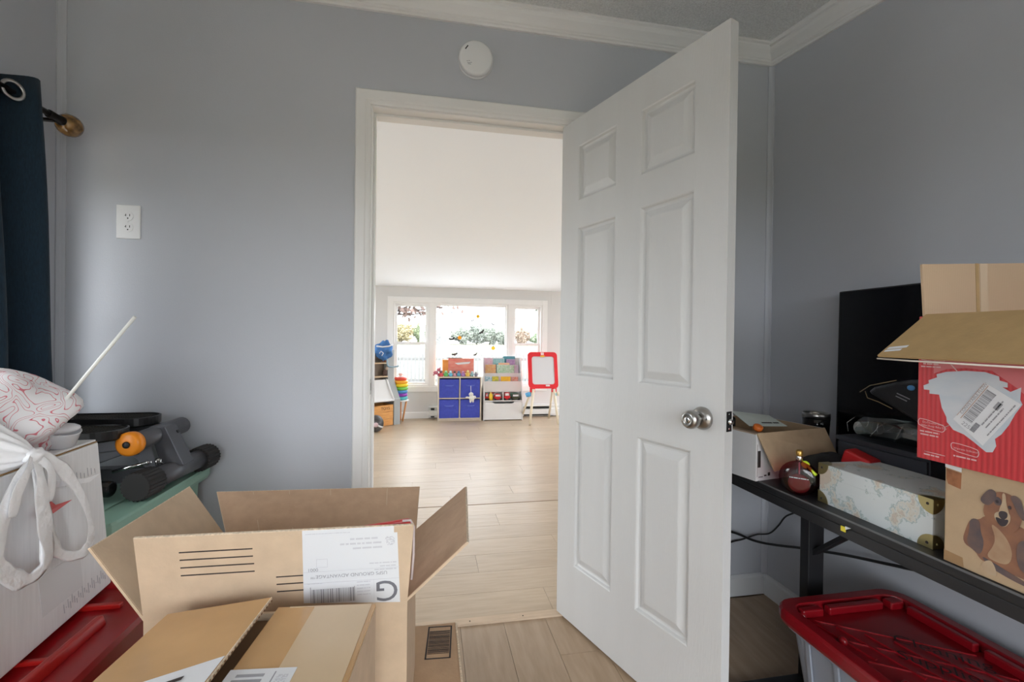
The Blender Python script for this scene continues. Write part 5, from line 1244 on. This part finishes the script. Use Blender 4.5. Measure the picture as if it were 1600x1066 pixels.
# corner toy shelf, crate, sack, stacker, wheel
cs_ = empty('toy_shelf', (-.62, 6.12, 0), 'grey sided toy storage unit with sloping white bin in corner', 'shelf')
su = V((.80, .60, 0)); sn = V((-.60, .80, 0)); S0 = V((-.352, 6.15, 0))
def sp(a, d, z): return S0 - su * a + sn * d + V((0, 0, z))
GREY = mat('grey_laminate_side', (.36, .38, .38), .45); WOODS = mat('toy_shelf_wood', (.62, .46, .29), .5)
prof = [(0, 0), (0, .335), (.02, .355), (.16, .60), (.16, .98), (.26, .98), (.26, 0)]
for aa in (0, .86): part('side_panel', MB().extrude([sp(aa, d, z) for d, z in prof], -su * .095), GREY, cs_, bevel=.003)
def sbox(a0, a1, d0, d1, z0, z1):
    P = [sp(a, d, z) for z in (z0, z1) for a, d in ((a0, d0), (a1, d0), (a1, d1), (a0, d1))]
    return MB().add(P, [(0, 3, 2, 1), (4, 5, 6, 7), (0, 1, 5, 4), (1, 2, 6, 5), (2, 3, 7, 6), (3, 0, 4, 7)])
for z_ in (.620, .800): part('shelf', sbox(.095, .86, .16, .26, z_, z_ + .016), WOODS, cs_)
part('back_panel', sbox(.095, .86, .255, .262, 0, .98), mat('shelf_back', (.22, .17, .13), .6), cs_)
wbn = part('sloping_bin', MB().slab([sp(.097, .005, .325), sp(.86, .005, .325), sp(.86, .16, .585), sp(.097, .16, .585)], .012), WLAM, cs_)
part('bin_lip', MB().tube([sp(.105, -.005, .335), sp(.125, .06, .47), sp(.125, .15, .59)], .014, 8), WLAM, wbn)
part('bin_lip', MB().tube([sp(.105, -.005, .330), sp(.86, -.005, .330)], .012, 8), WLAM, wbn)
crt = empty('wooden_crate', tuple(sp(.22, -.02, 0)), 'orange wood toy crate with stamped letters in toy shelf', 'crate')
PINE = mat('orange_pine', (.74, .36, .10), .5, col2=(.62, .27, .07), vscale=7, stretch=(1.5, 1.5, 12))
for k in range(3): part('plank', sbox(.105, .50, .006, .020, .005 + .090 * k, .092 + .090 * k), PINE, crt)
part('side', sbox(.105, .117, .021, .24, .005, .272), PINE, crt); part('side', sbox(.488, .50, .021, .24, .005, .272), PINE, crt); part('back', sbox(.117, .488, .228, .24, .005, .272), PINE, crt); part('bottom', sbox(.117, .488, .021, .228, .005, .015), PINE, crt)
part('lettering', text_mb('TOYS', .052, sp(.285, .0045, .212), su, (0, 0, 1), .0005), INK, crt)
sk_ = empty('blue_sack', tuple(sp(.22, .12, .996)), 'blue cloth bag with white trim hanging on the toy shelf', 'bag')
bpy.data.objects.remove(sk_)
sk_ = empty('blue_sack', (-.56, 6.18, .98), 'blue cloth bag with white trim slumped on the toy shelf', 'bag')
BLUS = mat('denim_blue', (.055, .17, .42), .8, var=.3, vscale=18)
part('sack', crumple((-.575, 6.19, .975), (.115, .09, .12), 44, .16, 26, 16), BLUS, sk_)
part('trim', MB().tube([(-.66, 6.085, 1.035), (-.58, 6.080, 1.025), (-.50, 6.095, 1.035), (-.455, 6.13, 1.06)], .010, 8), PAPER, sk_)
part('trim', MB().tube([(-.62, 6.075, .94), (-.60, 6.07, .97), (-.57, 6.075, .945), (-.59, 6.08, .91)], .006, 8), PAPER, sk_)
part('strap', MB().tube(smoothp([(-.52, 6.10, .87), (-.52, 6.09, .80), (-.49, 6.09, .765), (-.42, 6.10, .765), (-.38, 6.12, .775)]), .010, 8), mat('grey_blue_strap', (.25, .36, .44), .6), sk_)
for i, (a_, z_, c, lb_) in enumerate(((.13, .820, (.25, .10, .06), 'small brown and green toy on upper shelf below blue bag'), (.12, .638, (.10, .06, .05), 'dark brown toy horse on lower shelf of toy unit'))):
    p = sp(a_, .19, z_ - .003); e_ = empty('shelf_toy', tuple(p), lb_, 'toy')
    part('body', MB().blob(p + V((0, 0, .045)), (.035, .025, .044), 12, 7), mat('shelf_toy_%d' % i, c, .6), e_)
    part('head', MB().blob(p + V((.025, -.01, .10)), (.020, .018, .024), 12, 7), mat('shelf_toyh_%d' % i, (.45, .35, .28) if i else (.15, .30, .10), .6), e_)
    for dx in (-.02, .02): part('foot', MB().blob(p + V((dx, -.012, .008)), (.012, .016, .008), 8, 5), mat('shelf_toy_%d' % i, c, .6), e_)
rs = empty('ring_stacker', (-.362, 6.34, 0), 'rainbow ring stacker toy on a little stand beside toy shelf', 'ring stacker')
RXc, RYc = -.362, 6.34
part('stand', MB().tube([(RXc + .08, RYc, .285), (RXc + .03, RYc, .005)], .012, 8).tube([(RXc - .06, RYc - .03, .285), (RXc - .03, RYc - .02, .005)], .012, 8).tube([(RXc, RYc + .07, .285), (RXc, RYc + .05, .005)], .012, 8), mat('stacker_orange', (.70, .32, .12), .5), rs)
part('base', MB().lathe([(.110, 0), (.115, .006), (.110, .014), (.02, .016)], (RXc, RYc, .284), n=24), mat('stacker_white', (.78, .78, .78), .4), rs)
zc = .325
for i, (c, rad) in enumerate((((.10, .48, .52), .098), ((.28, .05, .42), .094), ((.08, .28, .62), .096), ((.18, .52, .08), .102), ((.80, .62, .02), .104), ((.85, .38, .03), .100), ((.72, .08, .05), .085))):
    tr = .022; rings = [[V((RXc + (rad - tr + tr * math.cos(q)) * math.cos(p), RYc + (rad - tr + tr * math.cos(q)) * math.sin(p), zc + .024 * math.sin(q))) for q in [2 * math.pi * k / 10 for k in range(10)]] for p in [2 * math.pi * k / 28 for k in range(29)]]
    part('ring', MB().ring(rings, caps=False), mat('stack_ring_%d' % i, c, .35), rs); zc += .044
part('post', MB().lathe([(.02, 0), (.016, .30), (.018, .335), (.001, .345)], (RXc, RYc, .298), n=14), mat('stacker_white', (.78, .78, .78), .4), rs)
part('knob', MB().blob((RXc, RYc, .648), (.030, .030, .022), 14, 7), mat('stack_top', (.85, .60, .55), .4), rs)
wh = empty('toy_ball', (-.60, 5.66, 0), 'black and white ball shaped toy on den floor by doorway jamb', 'toy')
part('ball', MB().blob((-.612, 5.66, .105), (.095, .095, .104), 18, 12), mat('ball_pattern', (.12, .11, .11), .4, col2=(.015, .015, .015), vscale=16), wh)
part('hub', MB().lathe([(.03, 0), (.02, .012), (.001, .012)], (-.60, 5.567, .105), (.1, -1, 0), 16), mat('hub_pink', (.55, .40, .42), .4), wh)
part('stripe', MB().lathe([(.098, -.010), (.0985, .010)], (-.612, 5.66, .105), (.5, .1, .9), 22), PAPER, wh)

# window stickers: bats and pumpkins
def bat(x, z, s_, rot, lb_):
    pts = [(0, .3), (.12, .55), (.2, .3), (.6, .55), (1.0, .2), (.7, .15), (.5, -.1), (.25, .0), (0, -.45)]
    pts = pts + [(-a_, b_) for a_, b_ in reversed(pts[1:-1])]; c, s2 = math.cos(rot), math.sin(rot)
    y = DY1 + .046
    mb = MB().extrude([(x + s_ * (a_ * c - b_ * s2), y, z + s_ * (a_ * s2 + b_ * c)) for a_, b_ in pts], (0, .0015, 0))
    solo('bat_sticker', mb, INK, lb_, 'sticker', 'bat stickers on the den window')
def wpos(x, z): return (x * 6.59 / 6.29, 1.158 + (z - 1.158) * 6.59 / 6.29)
for (x, z), s_, rt2, lb_ in ((wpos(.324, 1.133), .026, .2, 'black bat window sticker level with orange pumpkin sticker'), (wpos(.745, 1.235), .028, .7, 'largest black bat window sticker tilted in middle of pane'), (wpos(.891, 1.35), .020, -.5, 'black bat window sticker highest on right of pane'), (wpos(.366, .919), .026, .2, 'black bat window sticker low above the boxed toy'), (wpos(.659, .922), .020, .6, 'black bat window sticker low near the book rack'), (wpos(.320, 1.505), .018, 0, 'black bat window sticker at top left of pane'), (wpos(.60, 1.395), .020, .1, 'black bat window sticker left of the top pumpkin')):
    bat(x, z, s_ * 1.9, rt2, lb_)
PUMP = mat('pumpkin_film', (.90, .36, .01), .5); PUMY = mat('pumpkin_yellow_film', (.85, .55, .03), .5)
for (x, z), mt_, lb_ in ((wpos(.431, 1.158), PUMP, 'orange pumpkin window sticker beside a bat on left of pane'), (wpos(.684, 1.459), PUMY, 'yellow pumpkin window sticker at top of pane'), (wpos(.905, 1.017), PUMY, 'yellow pumpkin window sticker low on right of pane')):
    e_ = empty('pumpkin_sticker', (x, DY1 + .046, z - .03), lb_, 'sticker', 'pumpkin stickers on the den window')
    y = DY1 + .046
    part('pumpkin', MB().extrude([(x + .028 * math.cos(t) * (1 + .06 * math.cos(5 * t)), y, z + .027 * math.sin(t)) for t in [2 * math.pi * k / 20 for k in range(20)]], (0, .0015, 0)), mt_, e_)
    part('stem', MB().extrude([(x - .004, y, z + .025), (x + .005, y, z + .025), (x + .008, y, z + .038), (x, y, z + .038)], (0, .0015, 0)), INK, e_)

# ------------------------------------------------------------------ outdoors
GRASS = mat('pale_lawn', (.108, .110, .072), .95, var=.08, vscale=.8)
g = MB().box(-90, 90, -90, 160, -.65, -.55); struct('ground', g, GRASS)
struct('bounce_slab', MB().box(-9, 10, -3.4, 12, -.551, -.53), mat('bounce_slab_pale', (.50, .50, .49), .9, var=.05, vscale=.6))  # pale slab out of view, added to bounce light onto the ceilings
struct('foundation', MB().box(DX0 - T, DX1 + T, YR - T, DY1 + T, -.58, -.121), mat('foundation_block', (.4, .4, .4), .9))
FW_ = mat('fence_grey', (.20, .20, .195), .8)  # grey keeps the white fence readable against the bright lawn
fe = empty('picket_fence', (0, 15, -.55), 'low white picket fence across the pale lawn outside', 'fence')
for x_ in [-9 + 2 * k for k in range(10)]: part('post', MB().box(x_ - .06, x_ + .06, 14.95, 15.07, -.55, .72), FW_, fe)
for z_ in (-.30, .40): part('rail', MB().box(-9, 9, 14.99, 15.03, z_, z_ + .09), FW_, fe)
mb = MB()
for k in range(150):
    x_ = -8.95 + .12 * k; mb.extrude([(x_, 14.96, -.5), (x_ + .06, 14.96, -.5), (x_ + .06, 14.96, .58), (x_ + .03, 14.96, .64), (x_, 14.96, .58)], (0, .022, 0))
pk = part('pickets', mb, FW_, fe); pk['kind'] = 'stuff'
BARK = mat('bark', (.060, .045, .040), .9, var=.2, vscale=12)
def crown_mb(c, r, n, leaf, seed):
    rnd = random.Random(seed); mb = MB(); c = V(c)
    for _ in range(n):
        d = V((rnd.gauss(0, 1), rnd.gauss(0, 1), rnd.gauss(0, 1))).normalized(); k = rnd.random() ** .4
        lump = 1 + .25 * math.sin(5 * d.x + seed) * math.sin(4 * d.z + 2 * seed)
        p = c + V((d.x * r[0], d.y * r[1], d.z * r[2])) * k * lump
        u_ = V((rnd.gauss(0, 1), rnd.gauss(0, 1), rnd.gauss(0, 1))).normalized(); v_ = u_.orthogonal().normalized(); L = leaf * rnd.uniform(.6, 1.3)
        mb.add([p - u_ * L, p + v_ * L * .5, p + u_ * L, p - v_ * L * .5], [(0, 1, 2, 3)])
    return mb
def tree(name, x, y, h, w_, col, label, seed, n=2600, leaf=.30, trunk=True, low=.04):
    e_ = empty(name, (x, y, -.55), label, 'tree', 'trees beyond the lawn')
    if trunk: part('trunk', MB().tube([(x, y, -.56), (x + .1, y, h * .4), (x, y, h * .75)], [.16, .12, .05], 8), BARK, e_)
    part('crown', crown_mb((x, y, -.55 + h * (.5 + low / 2)), (w_, w_ * .8, h * (.5 - low / 2)), n, leaf, seed), mat('leaf_' + name + str(seed), col, .9, var=.15, vscale=1.5), e_, fix=False)
TR = [(-6.3, 112, 5.2, 3.0, (.34, .29, .16), 'round yellow autumn tree beyond left sash of window'), (-1.6, 114, 5.4, 2.4, (.26, .31, .18), 'olive green bushy tree right of the yellow tree'),
      (3.4, 116, 4.0, 3.2, (.30, .32, .27), 'low grey-green tree right of the olive tree'), (8.6, 117, 4.4, 2.9, (.27, .30, .25), 'grey-green tree beyond middle of window'),
      (12.6, 118, 5.4, 2.5, (.25, .28, .24), 'tallest grey-green tree near middle of window'), (16.0, 118, 4.6, 2.6, (.28, .31, .26), 'broad pale tree right of the tallest grey-green tree'),
      (19.6, 117, 3.8, 2.2, (.31, .34, .29), 'small pale tree beyond right part of picture pane'), (22.6, 108, 4.2, 2.1, (.38, .29, .22), 'small orange autumn tree beyond right sash'),
      (27.2, 108, 3.2, 2.4, (.25, .31, .20), 'low green bush beyond right sash of window')]
for i, (x, y, h, w_, c, lb_) in enumerate(TR): tree('far_tree', x, y, h, w_, c, lb_, i + 1)
tree('yard_tree', 5.15, 19.5, 4.6, .60, (.15, .185, .075), 'yellow-green tree at right edge of the den window', 30, 2200, .17, True, .62)
# near tree on the left with bare reddish branches
nt_ = empty('branching_tree', (-2.4, 17, -.55), 'bare branching tree with rusty leaves beyond left den window', 'tree')
bpy_m = MB().tube([(-2.6, 17, -.56), (-2.5, 17, 1.5), (-2.3, 17, 4.0)], [.22, .18, .10], 10); part('trunk', bpy_m, BARK, nt_)
rnd = random.Random(3); tips = []
for k in range(15):
    z_ = 1.7 + .11 * k; L = rnd.uniform(1.6, 3.4); s_ = 1 if k % 4 else -1; p0 = V((-2.4, 17, z_)); pts = [p0]
    for q in range(6): pts.append(pts[-1] + V((s_ * L / 6, rnd.uniform(-.15, .15), rnd.uniform(-.06, .16))))
    part('branch', MB().tube(pts, [.07, .06, .05, .04, .03, .022, .014], 6), BARK, nt_); tips += pts[2:]
mb = MB()
for p in tips:
    for q in range(9):
        c = p + V((rnd.gauss(0, .22), rnd.gauss(0, .2), rnd.gauss(0, .12))); u_ = V((rnd.gauss(0, 1), rnd.gauss(0, 1), rnd.gauss(0, 1))).normalized(); v_ = u_.orthogonal().normalized()
        mb.add([c - u_ * .13, c + v_ * .08, c + u_ * .13, c - v_ * .08], [(0, 1, 2, 3)])
lv_ = part('leaves', mb, mat('rusty_leaf', (.19, .13, .11), .9), nt_, fix=False); lv_['kind'] = 'stuff'

for o in bpy.data.objects:
    if o.name.split('.')[0] in ('label_print', 'print', 'fine_print', 'label_barcode', 'barcode', 'printed_lines', 'label_rule', 'printed_mark', 'stamp_print', 'edge_print', 'flutes', 'printed_panel'): o['kind'] = 'stuff'
